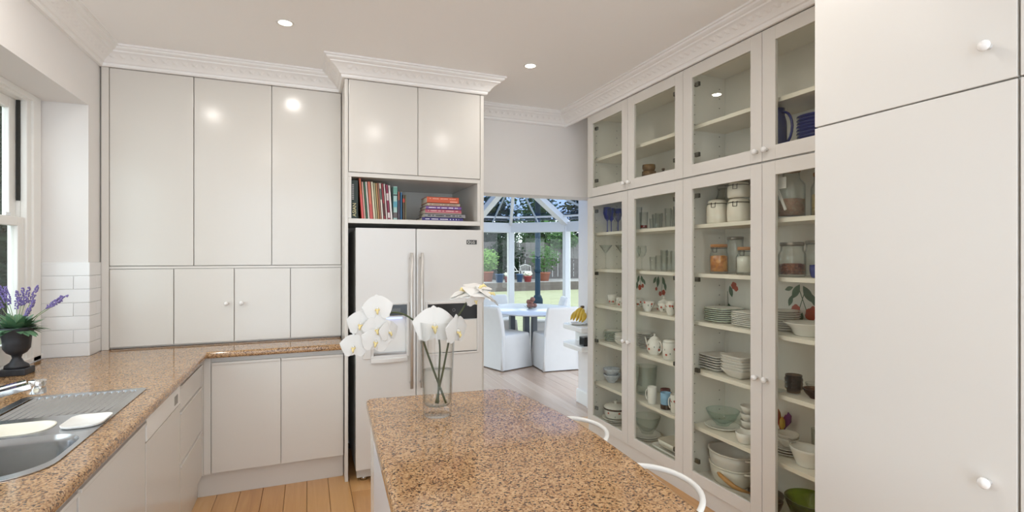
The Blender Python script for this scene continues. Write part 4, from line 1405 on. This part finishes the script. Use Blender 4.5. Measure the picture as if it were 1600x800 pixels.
def petal_mesh(L, w, cup, wav, n=8, k=7, blunt=.55):
    vs, fs = [], []
    for j in range(n + 1):
        t = j / n
        ww = w * (sin(pi * min(1, t ** blunt)) ** .75 if 0 < t < 1 else .05)
        for i in range(k):
            s = 2 * i / (k - 1) - 1
            z = cup * (t * t) - .18 * w * (1 - s * s) * 0 + cup * .6 * s * s * t + wav * sin(4 * s + 5 * t) * t
            vs.append((s * ww, t * L, z))
    for j in range(n):
        for i in range(k - 1):
            a = j * k + i
            fs.append((a, a + 1, a + k + 1, a + k))
    me = bpy.data.meshes.new('petal')
    me.from_pydata(vs, [], fs)
    me.polygons.foreach_set('use_smooth', [True] * len(fs))
    me.materials.append(PETAL)
    return me


PETM = petal_mesh(.052, .041, -.006, .0012, blunt=.58)
SEPM = petal_mesh(.048, .022, -.008, .001, blunt=.7)
_lip = MB().tube([(0, 0, .002), (0, -.006, .010), (0, -.012, .015), (0, -.020, .013)], [.002, .0035, .0045, .0015], 8).ball((.005, -.004, .008), .003, .004, .004, 8, 6).ball((-.005, -.004, .008), .003, .004, .004, 8, 6)
LIPO = None


def blossom(spray, c, face, roll=0, sc=1., close=1.):
    """one open phalaenopsis flower: centre column, two broad petals, three sepals, lip"""
    global LIPO
    f = Vector(face).normalized()
    up = Vector((0, 0, 1))
    r = up.cross(f)
    if r.length < .05:
        r = Vector((1, 0, 0))
    r.normalize()
    up = f.cross(r)
    M3 = Matrix((r, up, f)).transposed().to_4x4() @ Matrix.Rotation(roll, 4, 'Z')
    o = MB().ball((0, .001, .006), .0045, .006, .006, 8, 6).build('blossom', PETAL, spray, local=True)
    o.matrix_local = Matrix.Translation(Vector(c) - wloc(spray)) @ M3 @ Matrix.Scale(sc, 4)
    for a, me, nm, dz, tl in ((0, SEPM, 'sepal', -.002, 8), (132, SEPM, 'sepal', -.002, 8), (-132, SEPM, 'sepal', -.002, 8), (78, PETM, 'petal', .001, 4), (-78, PETM, 'petal', .0015, 4)):
        p = bpy.data.objects.new(nm, me)
        C.objects.link(p)
        p.parent = o
        p.matrix_local = Matrix.Translation((0, 0, dz)) @ Matrix.Rotation(radians(a), 4, 'Z') @ Matrix.Rotation(radians(tl * close), 4, 'X')
    if LIPO is None:
        LIPO = _lip.build('lip', YEL, o, local=True)
        LIPO['label'] = 'yellow orchid lip'
    else:
        l_ = LIPO.copy()
        C.objects.link(l_)
        l_.parent = o
    return o


def spray(label, path, flowers_):
    t = thing('orchid_spray', label, 'flower', path[0], 0, 'white orchid sprays in the vase')
    P = [Vector(p) for p in path]
    pts = []
    for i in range(len(P) - 1):
        p0, p1, p2, p3 = P[max(i - 1, 0)], P[i], P[i + 1], P[min(i + 2, len(P) - 1)]
        for q in range(5):
            u = q / 5
            pts.append(.5 * ((2 * p1) + (p2 - p0) * u + (2 * p0 - 5 * p1 + 4 * p2 - p3) * u * u + (3 * p1 - p0 - 3 * p2 + p3) * u ** 3))
    pts.append(P[-1])
    MB().tube(pts, [.0044 - .0018 * i / len(pts) for i in range(len(pts))], 8).build('stem', STEMG, t)
    for c, f, ro, sc in flowers_:
        blossom(t, c, f, ro, sc)
        # pedicel from the nearest stem point
        q = min(pts, key=lambda v: (v - Vector(c)).length)
        b = Vector(c) - Vector(f).normalized() * .004
        MB().tube([q, q.lerp(b, .5) - Vector(f).normalized() * .01, b], .0016, 6).build('pedicel', STEMG, t)
    return t


VB = (.466, 1.914, ZC + .04)
spray('arching orchid spray with a cluster of blossoms hanging over the fridge dispenser', [(.491, 1.904, ZC + .044), (.446, 1.922, 1.116), (.416, 1.934, 1.207), (.396, 1.942, 1.276), (.362, 1.956, 1.315), (.312, 1.976, 1.334), (.262, 1.998, 1.318), (.225, 2.02, 1.27), (.20, 2.04, 1.23)],
      [((.246, 1.985, 1.350), (-.25, -1, .12), .1, 1.12), ((.188, 2.010, 1.292), (-.35, -1, .0), -.1, 1.1), ((.243, 1.985, 1.275), (-.1, -1, -.1), .2, 1.08), ((.163, 2.020, 1.206), (-.35, -1, -.05), 0, 1.05), ((.240, 1.985, 1.228), (-.1, -1, -.15), -.2, 1.1), ((.288, 1.982, 1.262), (.65, -1, .0), .1, .9)])
spray('upright orchid stem with the largest blossom facing the viewer', [(.462, 1.912, ZC + .044), (.466, 1.913, 1.10), (.470, 1.914, 1.19), (.463, 1.922, 1.262), (.452, 1.932, 1.285)],
      [((.446, 1.905, 1.286), (-.1, -1, .18), 0, 1.58)])
spray('leaning orchid stem with a flat blossom cluster turned to the dining room', [(.455, 1.918, ZC + .044), (.480, 1.908, 1.109), (.498, 1.901, 1.207), (.514, 1.896, 1.281), (.548, 1.884, 1.342), (.570, 1.876, 1.378), (.603, 1.866, 1.395)],
      [((.524, 1.868, 1.268), (.75, -1, -.1), .0, 1.25), ((.560, 1.872, 1.412), (-.35, -.1, 1), .3, 1.35), ((.606, 1.858, 1.422), (.1, -.35, 1), .9, 1.4), ((.640, 1.850, 1.400), (.75, -.2, 1), -.5, 1.3), ((.592, 1.848, 1.385), (.1, -1, -.55), .1, .8)])

# ------------------------------------------------------------------ urn of lavender on the sill
UX, UY = -1.385, 3.37
IRON = M('blackened_iron', (.035, .036, .042), .45, .3, vary=.5, scale=25)
urn = thing('lavender_urn', 'small black footed urn of lavender on the worktop by window', 'plant', (UX, UY, ZC))
bx('urn_foot', IRON, urn, UX - .054, UY - .054, ZC, UX + .054, UY + .054, ZC + .034, bev=.004)
MB().lathe([(.0001, .0345), (.050, .0345), (.048, .048), (.028, .064), (.018, .085), (.022, .100), (.040, .112), (.054, .135), (.057, .175), (.060, .205), (.072, .232), (.074, .242), (.067, .244), (.052, .205), (.0001, .200)], 24, (UX, UY, ZC)).build('urn_bowl', IRON, urn)
LAVL = M('sage_leaf', (.12, .24, .13), .6, vary=.35, scale=20)
LAVF = M('lavender_purple', (.20, .155, .38), .7, vary=.4, scale=60)
LAVS = M('lavender_stem', (.22, .30, .14), .6)
leaf = None
rng = random.Random(12)
for i in range(120):
    a = rng.random() * 2 * pi
    el = radians(-12 + 88 * rng.random())
    L = .060 + .045 * rng.random()
    if leaf is None:
        vs, fs = [], []
        for j in range(6):
            t = j / 5
            ww = .011 * sin(pi * (.08 + .9 * t)) ** .8
            for s in (-1, 0, 1):
                vs.append((s * ww, t, -.25 * t * t + (.0 if s else -.004)))
        for j in range(5):
            for i_ in range(2):
                q = j * 3 + i_
                fs.append((q, q + 1, q + 4, q + 3))
        leaf = MB().add(vs, fs, True).build('leaf', LAVL, urn, local=True)
        o = leaf
    else:
        o = obj_copy(leaf)
    o.matrix_local = Matrix.Translation((.032 * cos(a) * (1 - el / 1.6), .032 * sin(a) * (1 - el / 1.6), .232)) @ Matrix.Rotation(a - pi / 2, 4, 'Z') @ Matrix.Rotation(el, 4, 'X') @ Matrix.Diagonal((1.5, L, L, 1))
tips = [(-.045, -.03, .445), (-.075, .0, .41), (-.02, -.02, .46), (.012, -.03, .44), (.03, .0, .455), (.05, .01, .465), (.045, -.02, .40), (.11, .02, .43), (.14, .0, .44), (-.10, -.03, .38), (-.12, .02, .43), (.0, .04, .45), (-.06, .04, .47)]
for k, (tx, ty, tz) in enumerate(tips):
    b0_ = Vector((UX + tx * .2, UY + ty * .2, ZC + .22))
    tp_ = Vector((UX + tx, UY + ty, ZC + tz - .10))
    st_ = MB().tube([b0_, b0_.lerp(tp_, .5) + Vector((0, 0, .015)), tp_], .0018, 5).build('flower_stem', LAVS, urn)
    m = MB()
    dirv = (tp_ - b0_).normalized()
    dirv = (dirv + Vector((tx * 1.5, 0, .0))).normalized()
    for q in range(14):
        c_ = tp_ + dirv * (q * .0068)
        for h_ in range(3):
            aa = rng.random() * 6.28
            rr = .009 * (1 - .6 * abs(q - 5) / 9)
            m.ball((c_.x + cos(aa) * rr, c_.y + sin(aa) * rr, c_.z + rng.random() * .005), .004, .004, .005, 6, 4)
    m.build('flower_spike', LAVF, st_)

# ------------------------------------------------------------------ ceiling downlights
for i, (x_, y_) in enumerate(DOWN):
    lab = {0: 'recessed ceiling downlight above the worktop corner', 1: 'recessed ceiling downlight in front of the dining opening'}.get(i, 'recessed ceiling downlight out of frame, in a set partly added for light')
    t = thing('downlight', lab, 'downlight', (x_, y_, CEIL), 0, 'recessed downlights out of frame' if i > 1 else None)
    MB().lathe([(.036, -.0005), (.048, -.0005), (.048, -.004), (.044, -.006), (.036, -.003)], 28).build('trim_ring', TRIM, t, local=True)
    MB().lathe([(.036, -.001), (.0001, -.001)], 24).build('lens', M('lamp_lens', (1, .93, .82), .4, emit=10), t, local=True)
    l_ = bpy.data.lights.new('downlight_lamp', 'AREA')
    l_.shape = 'DISK'
    l_.size = .07
    l_.energy = DOWN_W
    l_.color = (1.0, .95, .89)
    lo = bpy.data.objects.new('downlight_lamp', l_)
    C.objects.link(lo)
    lo.parent = t
    lo.location = (0, 0, -.006)

# ------------------------------------------------------------------ dining room beyond the opening
DW = M('conservatory_white', (.66, .67, .68), .5, vary=.02)
wd = MB()
wd.box(2.68, 4.551, 0, 2.80, 4.78, 2.6)
struct(wd.build('wall_dining', PAINT))
struct(bx('baseboard_dining', TRIM, None, 2.655, 4.551, 0, 2.679, 4.785, .14, bev=.004))
bay = [(5.1, 4.78), (5.1, 6.6), (4.32, 8.14), (3.53, 8.87), (2.80, 8.85), (1.5, 8.2), (1.0, 6.6), (1.0, 4.56)]
HUB = Vector((3.05, 7.5, 2.84))
bw = struct(thing('window_2', None, None, (3.05, 7.5, 0)))
EV0, EV1 = 1.985, 2.165
RG = glass('roof_glass', (.42, .48, .58), (.34, .42, .54), .8, 3)
for i, (a, b) in enumerate(zip(bay, bay[1:])):
    A_, B_ = Vector((*a, 0)), Vector((*b, 0))
    d = (B_ - A_).normalized()
    n = Vector((-d.y, d.x, 0))
    L = (B_ - A_).length

    def wallbox(m, s0, s1, t, z0, z1):
        vs = [A_ + d * s + n * q + Vector((0, 0, z)) for z in (z0, z1) for q in (-t, t) for s in (s0, s1)]
        m.add(vs, [(0, 2, 3, 1), (4, 5, 7, 6), (0, 1, 5, 4), (2, 6, 7, 3), (0, 4, 6, 2), (1, 3, 7, 5)])
        return m
    wallbox(MB(), -.05, L + .05, .055, EV0, EV1).build('eave_beam', DW, bw, bev=.006)
    wallbox(MB(), 0, L, .04, 0, .10).build('sill_rail', DW, bw)
    wallbox(MB(), .06, L - .06, .004, .10, EV0).build('pane', PANE, bw)
    if L > 1.3 and i != 2:
        wallbox(MB(), L / 2 - .03, L / 2 + .03, .03, .10, EV0).build('mullion', DW, bw)
for a in bay[:-1]:
    bx('post', DW, bw, a[0] - .055, a[1] - .055, 0, a[0] + .055, a[1] + .055, EV0 + .1, bev=.008)
roofpts = [Vector((*a, EV1)) for a in bay]
RIDGE0 = Vector((3.05, 4.57, 2.84))
for a in bay[1:-1]:
    p = Vector((*a, EV1 - .03))
    q = HUB if a[1] > 6.0 else RIDGE0
    d = (q - p).normalized()
    wv_ = d.cross(Vector((0, 0, 1))).normalized()
    uv_ = wv_.cross(d)
    w2 = .026 if abs(a[0] - 3.53) < .01 else .062
    bar(MB(), p, q, w2, .05, wv_, uv_).build('rafter', DW, bw, bev=.005)
bar(MB(), HUB, RIDGE0, .05, .06, Vector((1, 0, 0)), Vector((0, 0, 1))).build('ridge_beam', DW, bw)
ed = [Vector((*bay[0], EV1))] + [Vector((*a, EV1)) for a in bay[1:]]
for a, b in zip(ed, ed[1:]):
    ya_, yb_ = min(a.y, 7.5), min(b.y, 7.5)
    ra = HUB if a.y > 6.0 else RIDGE0
    rb = HUB if b.y > 6.0 else RIDGE0
    up = Vector((0, 0, .03))
    pts = [a + up, b + up, rb + up] + ([ra + up] if (ra - rb).length > .01 else [])
    k = len(pts)
    th_ = Vector((0, 0, .006))
    MB().add(pts + [p + th_ for p in pts], [tuple(reversed(range(k))), tuple(range(k, 2 * k))] + [(i, (i + 1) % k, (i + 1) % k + k, i + k) for i in range(k)]).build('roof_pane', RG, bw)
    # one glazing bar and a low purlin on each slope
    m0 = a.lerp(b, .5)
    mr = ra.lerp(rb, .5)
    d = (mr - m0).normalized()
    wv_ = d.cross(Vector((0, 0, 1))).normalized()
    bar(MB(), m0.lerp(mr, .02), mr, .010, .016, wv_, wv_.cross(d)).build('glazing_bar', M('lead_grey_bar', (.32, .36, .40), .4), bw)
    p0, p1 = a.lerp(ra, .13), b.lerp(rb, .13)
    d = (p1 - p0).normalized()
    wv_ = Vector((0, 0, 1)).cross(d).normalized()
    bar(MB(), p0, p1, .012, .016, wv_, d.cross(wv_)).build('purlin', DW, bw)
sp_ = thing('spotlight', 'small white spotlight on the conservatory rafter', 'lamp', (3.89, 7.92, 2.385))
MB().tube([(0, 0, .045), (0, 0, .0)], .008, 8).tube([(.0, .03, .0), (-.015, -.04, -.012)], .032, 14).build('lamp_head', DW, sp_, local=True)

# table
tb_ = thing('dining_table', 'oval white-topped dining table with dark square legs', 'table', (3.17, 7.15, 0))
MB().lathe([(.0001, .715), (.97, .715), (.995, .722), (1.0, .735), (.99, .745), (.0001, .745)], 56, sx=.72, sy=.86).build('tabletop', M('white_table_gloss', (.58, .60, .65), .25, vary=.02), tb_, local=True)
TL = M('dark_table_leg', (.07, .08, .10), .4)
for sx_ in (-1, 1):
    for sy2 in (-1, 1):
        bx('leg', TL, tb_, sx_ * .19 - .04, sy2 * .28 - .04, 0, sx_ * .19 + .04, sy2 * .28 + .04, .7145, bev=.004, local=True)
MB().box(-.23, -.32, .66, .23, .32, .714).build('apron', TL, tb_, local=True)


def slip_chair(label, loc, rz):
    """slipcovered dining chair: faces +y, back at -y"""
    t = thing('dining_chair', label, 'chair', loc, rz, 'white slipcovered chairs around the dining table')
    w, d = .235, .24
    m = MB()
    rows = []
    for z, ex in ((.012, .028), (.10, .022), (.30, .010), (.42, .002), (.465, -.002), (.478, -.012)):
        loop = []
        nn = 44
        for i, (px_, py_) in enumerate(rrect(-w - ex, -d - ex, w + ex, d + ex, .035, 10)):
            wob = .006 * sin(i * 1.9) * (1 - z / .5)
            rr = math.hypot(px_, py_)
            loop.append((px_ * (1 + wob / rr), py_ * (1 + wob / rr), z))
        rows.append(loop)
    k = len(rows[0])
    fs = [(j * k + i, j * k + (i + 1) % k, (j + 1) * k + (i + 1) % k, (j + 1) * k + i) for j in range(len(rows) - 1) for i in range(k)]
    fs.append(tuple((len(rows) - 1) * k + i for i in range(k)))
    m.add([v for r_ in rows for v in r_], fs, True).build('seat_skirt', SLIP, t, local=True)
    m = MB()
    rows = []
    for z, y0, y1, ww in ((.012, -.285, -.236, .262), (.25, -.272, -.225, .25), (.46, -.262, -.20, .24), (.68, -.30, -.225, .232), (.825, -.335, -.27, .228), (.855, -.342, -.282, .222), (.866, -.335, -.295, .21)):
        rows.append([(p[0], p[1], z) for p in rrect(-ww, y0, ww, y1, .022, 5)])
    k = len(rows[0])
    fs = [(j * k + i, j * k + (i + 1) % k, (j + 1) * k + (i + 1) % k, (j + 1) * k + i) for j in range(len(rows) - 1) for i in range(k)]
    fs.append(tuple((len(rows) - 1) * k + i for i in range(k)))
    m.add([v for r_ in rows for v in r_], fs, True).build('back_cover', SLIP, t, local=True)
    m = MB()
    for s in (-1, 1):
        m.tube([(s * .236, -.262, .46), (s * .252, -.280, .25), (s * .266, -.292, .014)], [.004, .010, .016], 8)
    m.build('corner_pleat', SLIP, t, local=True)
    for sx_ in (-.2, .2):
        for sy2 in (-.2, .19):
            bx('leg', TL, t, sx_ - .018, sy2 - .018, 0, sx_ + .018, sy2 + .018, .08, local=True)
    return t


slip_chair('white slipcovered chair seen side-on beside the fridge edge', (2.60, 6.70, 0), radians(-72))
slip_chair('white slipcovered chair with its back to the kitchen', (3.20, 6.40, 0), radians(-4))
slip_chair('white slipcovered chair at the far end by the window post', (3.05, 8.16, 0), radians(178))
slip_chair('white slipcovered chair on the garden side, beyond the one turned away', (3.68, 7.66, 0), radians(72))
fb = vessel('fruit_bowl', 'small glass bowl heaped with russet fruit on dining table', 'bowl', (3.16, 7.1, .7455), bowlP(.11, .05), CLEAR)
FR = M('russet_fruit', (.22, .09, .06), .5, vary=.4, scale=30)
fsrc = None
for i, (dx, dy, dz) in enumerate(((-.045, -.03, .055), (.045, -.03, .055), (0, .05, .055), (-.02, -.06, .06), (.0, 0, .105), (-.03, .02, .11), (.015, -.02, .15))):
    if fsrc is None:
        fsrc = MB().ball((0, 0, 0), .04, .04, .038, 10, 8).build('pear', FR, None, local=True)
        o = fsrc
    else:
        o = obj_copy(fsrc)
    o.location = (3.16 + dx, 7.1 + dy, .7455 + dz - .005)
    tag(o, 'russet fruit crowning the heap in the glass bowl on dining table' if i == 6 else 'russet fruit heaped in the glass bowl on dining table', 'fruit', 'fruit in the bowl on the dining table')

# shelves with bananas
sh = thing('wall_shelf', 'white two-tier rounded shelf on the dining room wall', 'shelf', (2.57, 4.55, .60))
for z0, z1 in ((.795, .845), (.605, .655)):
    pts = [(2.679, 4.36), (2.679, 4.86)] + [(2.679 - .20 + .10 - .10 * sin(a) * 1 - 0 * a, 4.76 + .10 * cos(a)) for a in [radians(q) for q in range(0, 91, 15)]] + [(2.479, 4.36)]
    pts = [(2.6795, 4.36), (2.6795, 4.82), (2.58, 4.82)] + [(2.58 - .10 * sin(radians(q)), 4.72 + .10 * cos(radians(q))) for q in range(15, 91, 15)] + [(2.48, 4.36)]
    MB().prism(pts[::-1], z0, z1).build('shelf_board', TRIM, sh, bev=.008)
bx('back_rail', TRIM, sh, 2.665, 4.36, .655, 2.6795, 4.82, .795)
bb = vessel('fruit_plate', 'white plate under the bananas on the wall shelf', 'plate', (2.57, 4.60, .8455), plateP(.095, .02), CHINA)
bn = thing('banana_bunch', 'bunch of ripe yellow bananas on the white wall shelf', 'fruit', (2.585, 4.57, .862))
bn.scale = (1.3, 1.3, 1.3)
BAN = M('banana_yellow', (.62, .40, .03), .5, vary=.3, scale=25)
for i in range(5):
    a = radians(-55 + 26 * i)
    pts = []
    for q in range(9):
        u = q / 8
        r_ = .085 * sin(u * 1.9)
        pts.append((.02 + -.06 * u + .0 * i, (r_ + .015) * sin(a) * 1.0 + .03 * (i - 2) * .2, .03 + .10 * cos(u * 1.75) * cos(a) * .9 + .0))
    pts = [(p[0] - .0, p[1], max(p[2], .02)) for p in pts]
    MB().tube(pts, [.005, .011, .015, .017, .018, .017, .014, .009, .004], 8).build('banana', BAN, bn, local=True)
bx('banana_crown', M('banana_stalk', (.10, .06, .02), .6), bn, .005, -.012, .118, .03, .012, .138, local=True, bev=.004)
tag(bx('radio', BLACK, None, 2.53, 4.40, .6555, 2.64, 4.50, .745, bev=.006, loc=(2.585, 4.45, .6555)), 'small black box on the lower wall shelf', 'box')

# ------------------------------------------------------------------ garden
def foliage(name, mat, c, rad, n, s, parent=None, seed=0, kind=None):
    r = random.Random(seed)
    m = MB()
    for _ in range(n):
        while True:
            v = Vector((r.uniform(-1, 1), r.uniform(-1, 1), r.uniform(-1, 1)))
            if .25 < v.length < 1:
                break
        v = v * (.75 + .3 * r.random())
        p = Vector((c[0] + v.x * rad[0], c[1] + v.y * rad[1], c[2] + v.z * rad[2]))
        a = Vector((r.uniform(-1, 1), r.uniform(-1, 1), r.uniform(-.6, .6))).normalized()
        b = a.orthogonal().normalized()
        q = s * (.6 + .8 * r.random())
        m.add([p - a * q, p + b * q * .45, p + a * q, p - b * q * .45], [(0, 1, 2, 3)])
    o = m.build(name, mat, parent, loc=None if parent else c)
    o['kind'] = 'stuff'
    return o


LG = M('leaf_mid_green', (.05, .11, .03), .7, vary=.5, scale=3, spec=.12)
LD = M('leaf_dark_green', (.012, .026, .012), .8, vary=.5, scale=2, spec=.08)
LB = M('leaf_bright_green', (.15, .27, .07), .7, vary=.45, scale=5, spec=.12)
TERRA = M('terracotta', (.36, .13, .08), .8, vary=.15)
struct(bx('lawn', M('lawn_grass', (.25, .26, .155), .9, vary=.25, scale=3), None, -6, 9.3, -.16, 34, 21.5, -.05))
struct(bx('ground', M('side_yard_earth', (.14, .12, .10), .9), None, -9, -4, -.3, -1.75, 18, -.16))
struct(bx('terrace', M('terrace_paving', (.30, .29, .28), .85, vary=.2), None, -6, 21.65, -.16, 34, 27, .33))
rw = thing('retaining_wall', 'low dark edging wall along the far side of lawn', 'wall', (10, 21.57, -.05))
bx('wall_course', M('dark_sleeper', (.12, .10, .09), .85, vary=.3), rw, 2, 21.505, -.05, 26, 21.645, .15)
bx('wall_course', M('dark_sleeper', (.12, .10, .09), .85), rw, 2, 21.515, .152, 26, 21.645, .335)
fe = thing('paling_fence', 'tall weathered grey paling fence behind the garden terrace', 'fence', (12, 24.6, .33))
m = MB()
for i in range(150):
    x_ = 1 + i * .16
    m.box(x_, 24.55 + .012 * (i % 2), .335, x_ + .15, 24.57 + .012 * (i % 2), 2.25 + .04 * R.random())
m.build('palings', M('weathered_paling', (.12, .11, .11), .9, vary=.3, scale=4), fe)['kind'] = 'stuff'
bx('fence_rail', M('weathered_paling', (.12, .11, .11), .9), fe, 1, 24.59, 1.8, 25, 24.64, 1.9)
tp = thing('garden_post', 'dark blue-green post with flared base on the lawn', 'post', (6.62, 14.37, -.05))
PB = M('post_blue_green', (.010, .025, .045), .5, spec=.1)
MB().lathe([(.0001, 0), (.16, 0), (.16, .25), (.13, .32), (.12, .36), (.085, .40), (.085, 3.3), (.0001, 3.3)], 18).build('shaft', PB, tp, local=True)
MB().lathe([(.10, 1.10), (.105, 1.14), (.10, 1.18)], 18).build('collar', PB, tp, local=True)


def potted(label, x_, y_, r_, h_, mat, br, bh, leafm, seed, n=420):
    t = thing('potted_shrub', label, 'plant', (x_, y_, .33))
    MB().lathe([(.0001, 0), (r_ * .75, 0), (r_, h_ * .9), (r_ * 1.08, h_ * .9), (r_ * 1.08, h_), (r_ * .9, h_), (r_ * .85, h_ * .93), (.0001, h_ * .92)], 20).build('pot', mat, t, local=True)
    if bh:
        MB().tube([(0, 0, h_ * .9), (.02, 0, h_ + bh * .5)], .03, 6).build('trunk', M('bark', (.10, .07, .05), .9), t, local=True)
        foliage('foliage', leafm, (x_, y_, .33 + h_ + bh * .5), (br, br, bh * .55), n, .07, t, seed)
    return t


potted('round bright green shrub in a big terracotta pot beside fridge edge', 7.95, 22.95, .27, .48, TERRA, .58, 1.05, LB, 1, 900)
potted('leafy shrub in a big terracotta pot by the garden post', 10.75, 22.6, .30, .42, TERRA, .85, 1.4, LG, 2, 900)
potted('blue glazed pot beside the big terracotta pot', 8.20, 22.0, .2, .40, M('blue_pot_glaze', (.05, .10, .20), .3), .22, .25, LD, 3, 120)
potted('small red pot with white flowers left of the window post', 8.62, 22.0, .17, .26, M('red_pot', (.35, .06, .06), .6), .2, .2, M('white_bloom', (.6, .6, .5), .7), 4, 120)
potted('small red pot with white flowers behind the fruit bowl', 9.62, 22.0, .2, .28, M('red_pot', (.35, .06, .06), .6), .22, .2, M('white_bloom', (.6, .6, .5), .7), 5, 120)
potted('blue glazed pot under the white garden chairs', 9.2, 22.0, .16, .38, M('blue_pot_glaze', (.05, .10, .20), .3), 0, 0, LD, 6)


def garden_chair(label, x_, y_, rz):
    t = thing('garden_chair', label, 'chair', (x_, y_, .33), rz, 'white garden chairs on the terrace')
    GW = M('garden_chair_white', (.62, .62, .60), .6)
    for a in (-.2, .2):
        for b in (-.2, .2):
            MB().tube([(a, b, 0), (a, b, .45)], .018, 6).build('leg', GW, t, local=True)
    MB().lathe([(.0001, .45), (.26, .45), (.26, .48), (.0001, .49)], 18).build('seat', GW, t, local=True)
    m = MB()
    m.tube([(-.25, .0, .48), (-.25, .22, .72), (0, .27, .80), (.25, .22, .72), (.25, 0, .48)], .02, 7)
    for a in (-.16, -.08, 0, .08, .16):
        m.tube([(a, .22, .48), (a, .255, .78)], .012, 5)
    m.build('backrest', GW, t, local=True)
    return t


for x_, rx_, z_, mt, lb in ((9.35, 1.1, 1.2, LD, 'dark shrub against the fence behind the white garden chairs'), (12.6, 1.0, 2.1, LG, 'leafy climber spilling over the paling fence'), (7.2, .7, 1.5, LD, 'dark shrub against the fence beside the fridge edge')):
    t = thing('garden_shrub', lb, 'shrub', (x_, 24.2, .33))
    foliage('foliage', mt, (x_, 24.1, .33 + z_), (rx_, .35, z_ if z_ < 2 else .55), 1500, .09, t, int(x_ * 10))
    MB().tube([(x_, 24.1, .33), (x_ + .05, 24.1, .33 + z_)], .05, 6).build('trunk', M('bark', (.10, .07, .05), .9), t)
garden_chair('white garden chair nearest the window post', 9.35, 23.1, .4)
garden_chair('white garden chair nearest the garden post', 10.0, 23.1, -.3)
for i, (x_, y_, z_, rx, rz_, mt, lb) in enumerate(((6.6, 26.5, 2.6, 1.4, 2.9, LG, 'mid green tree behind the fence, beyond the fridge edge'), (9.6, 26.6, 2.4, 1.45, 2.8, LD, 'dark dense tree behind the white garden chairs'), (12.4, 26.6, 3.0, 1.2, 2.9, LG, 'green tree leaning over the paling fence'), (15.6, 27, 3.2, 1.8, 3.2, LD, 'dark tree at the far corner of the garden'), (3.0, 27, 3, 2.0, 3.2, LD, 'dark tree hidden partly by the kitchen wall'), (9.0, 31.5, 4.6, 7.5, 3.6, LG, 'tall pale gum tree rising beyond all the others'))):
    t = thing('garden_tree', lb, 'tree', (x_, y_, .33 if y_ < 27 else -.0), 0)
    MB().tube([(x_, y_, .0), (x_ + .1, y_, z_)], [.18, .1], 8).build('trunk', M('bark', (.10, .07, .05), .9), t)
    foliage('crown', mt, (x_, y_, z_), (rx, 1.6, rz_), 2600 if i < 5 else 3600, .17, t, 20 + i)
hg = thing('hedge', 'dark clipped hedge outside the sink window', 'hedge', (-5.9, 13.5, -.16))
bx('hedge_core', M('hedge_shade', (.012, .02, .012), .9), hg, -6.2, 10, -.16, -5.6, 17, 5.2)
m = foliage('leaves', LD, (-5.5, 13.5, 2.6), (.3, 3.8, 3.0), 9000, .10, hg, 40)
lh = thing('hedge', 'lower clipped hedge along the side yard, before the tall one', 'hedge', (-5.9, 4.5, -.16))
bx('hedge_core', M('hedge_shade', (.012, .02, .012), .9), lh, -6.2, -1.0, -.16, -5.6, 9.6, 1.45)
foliage('leaves', LD, (-5.6, 4.3, .65), (.25, 5.6, 1.0), 5000, .09, lh, 41)
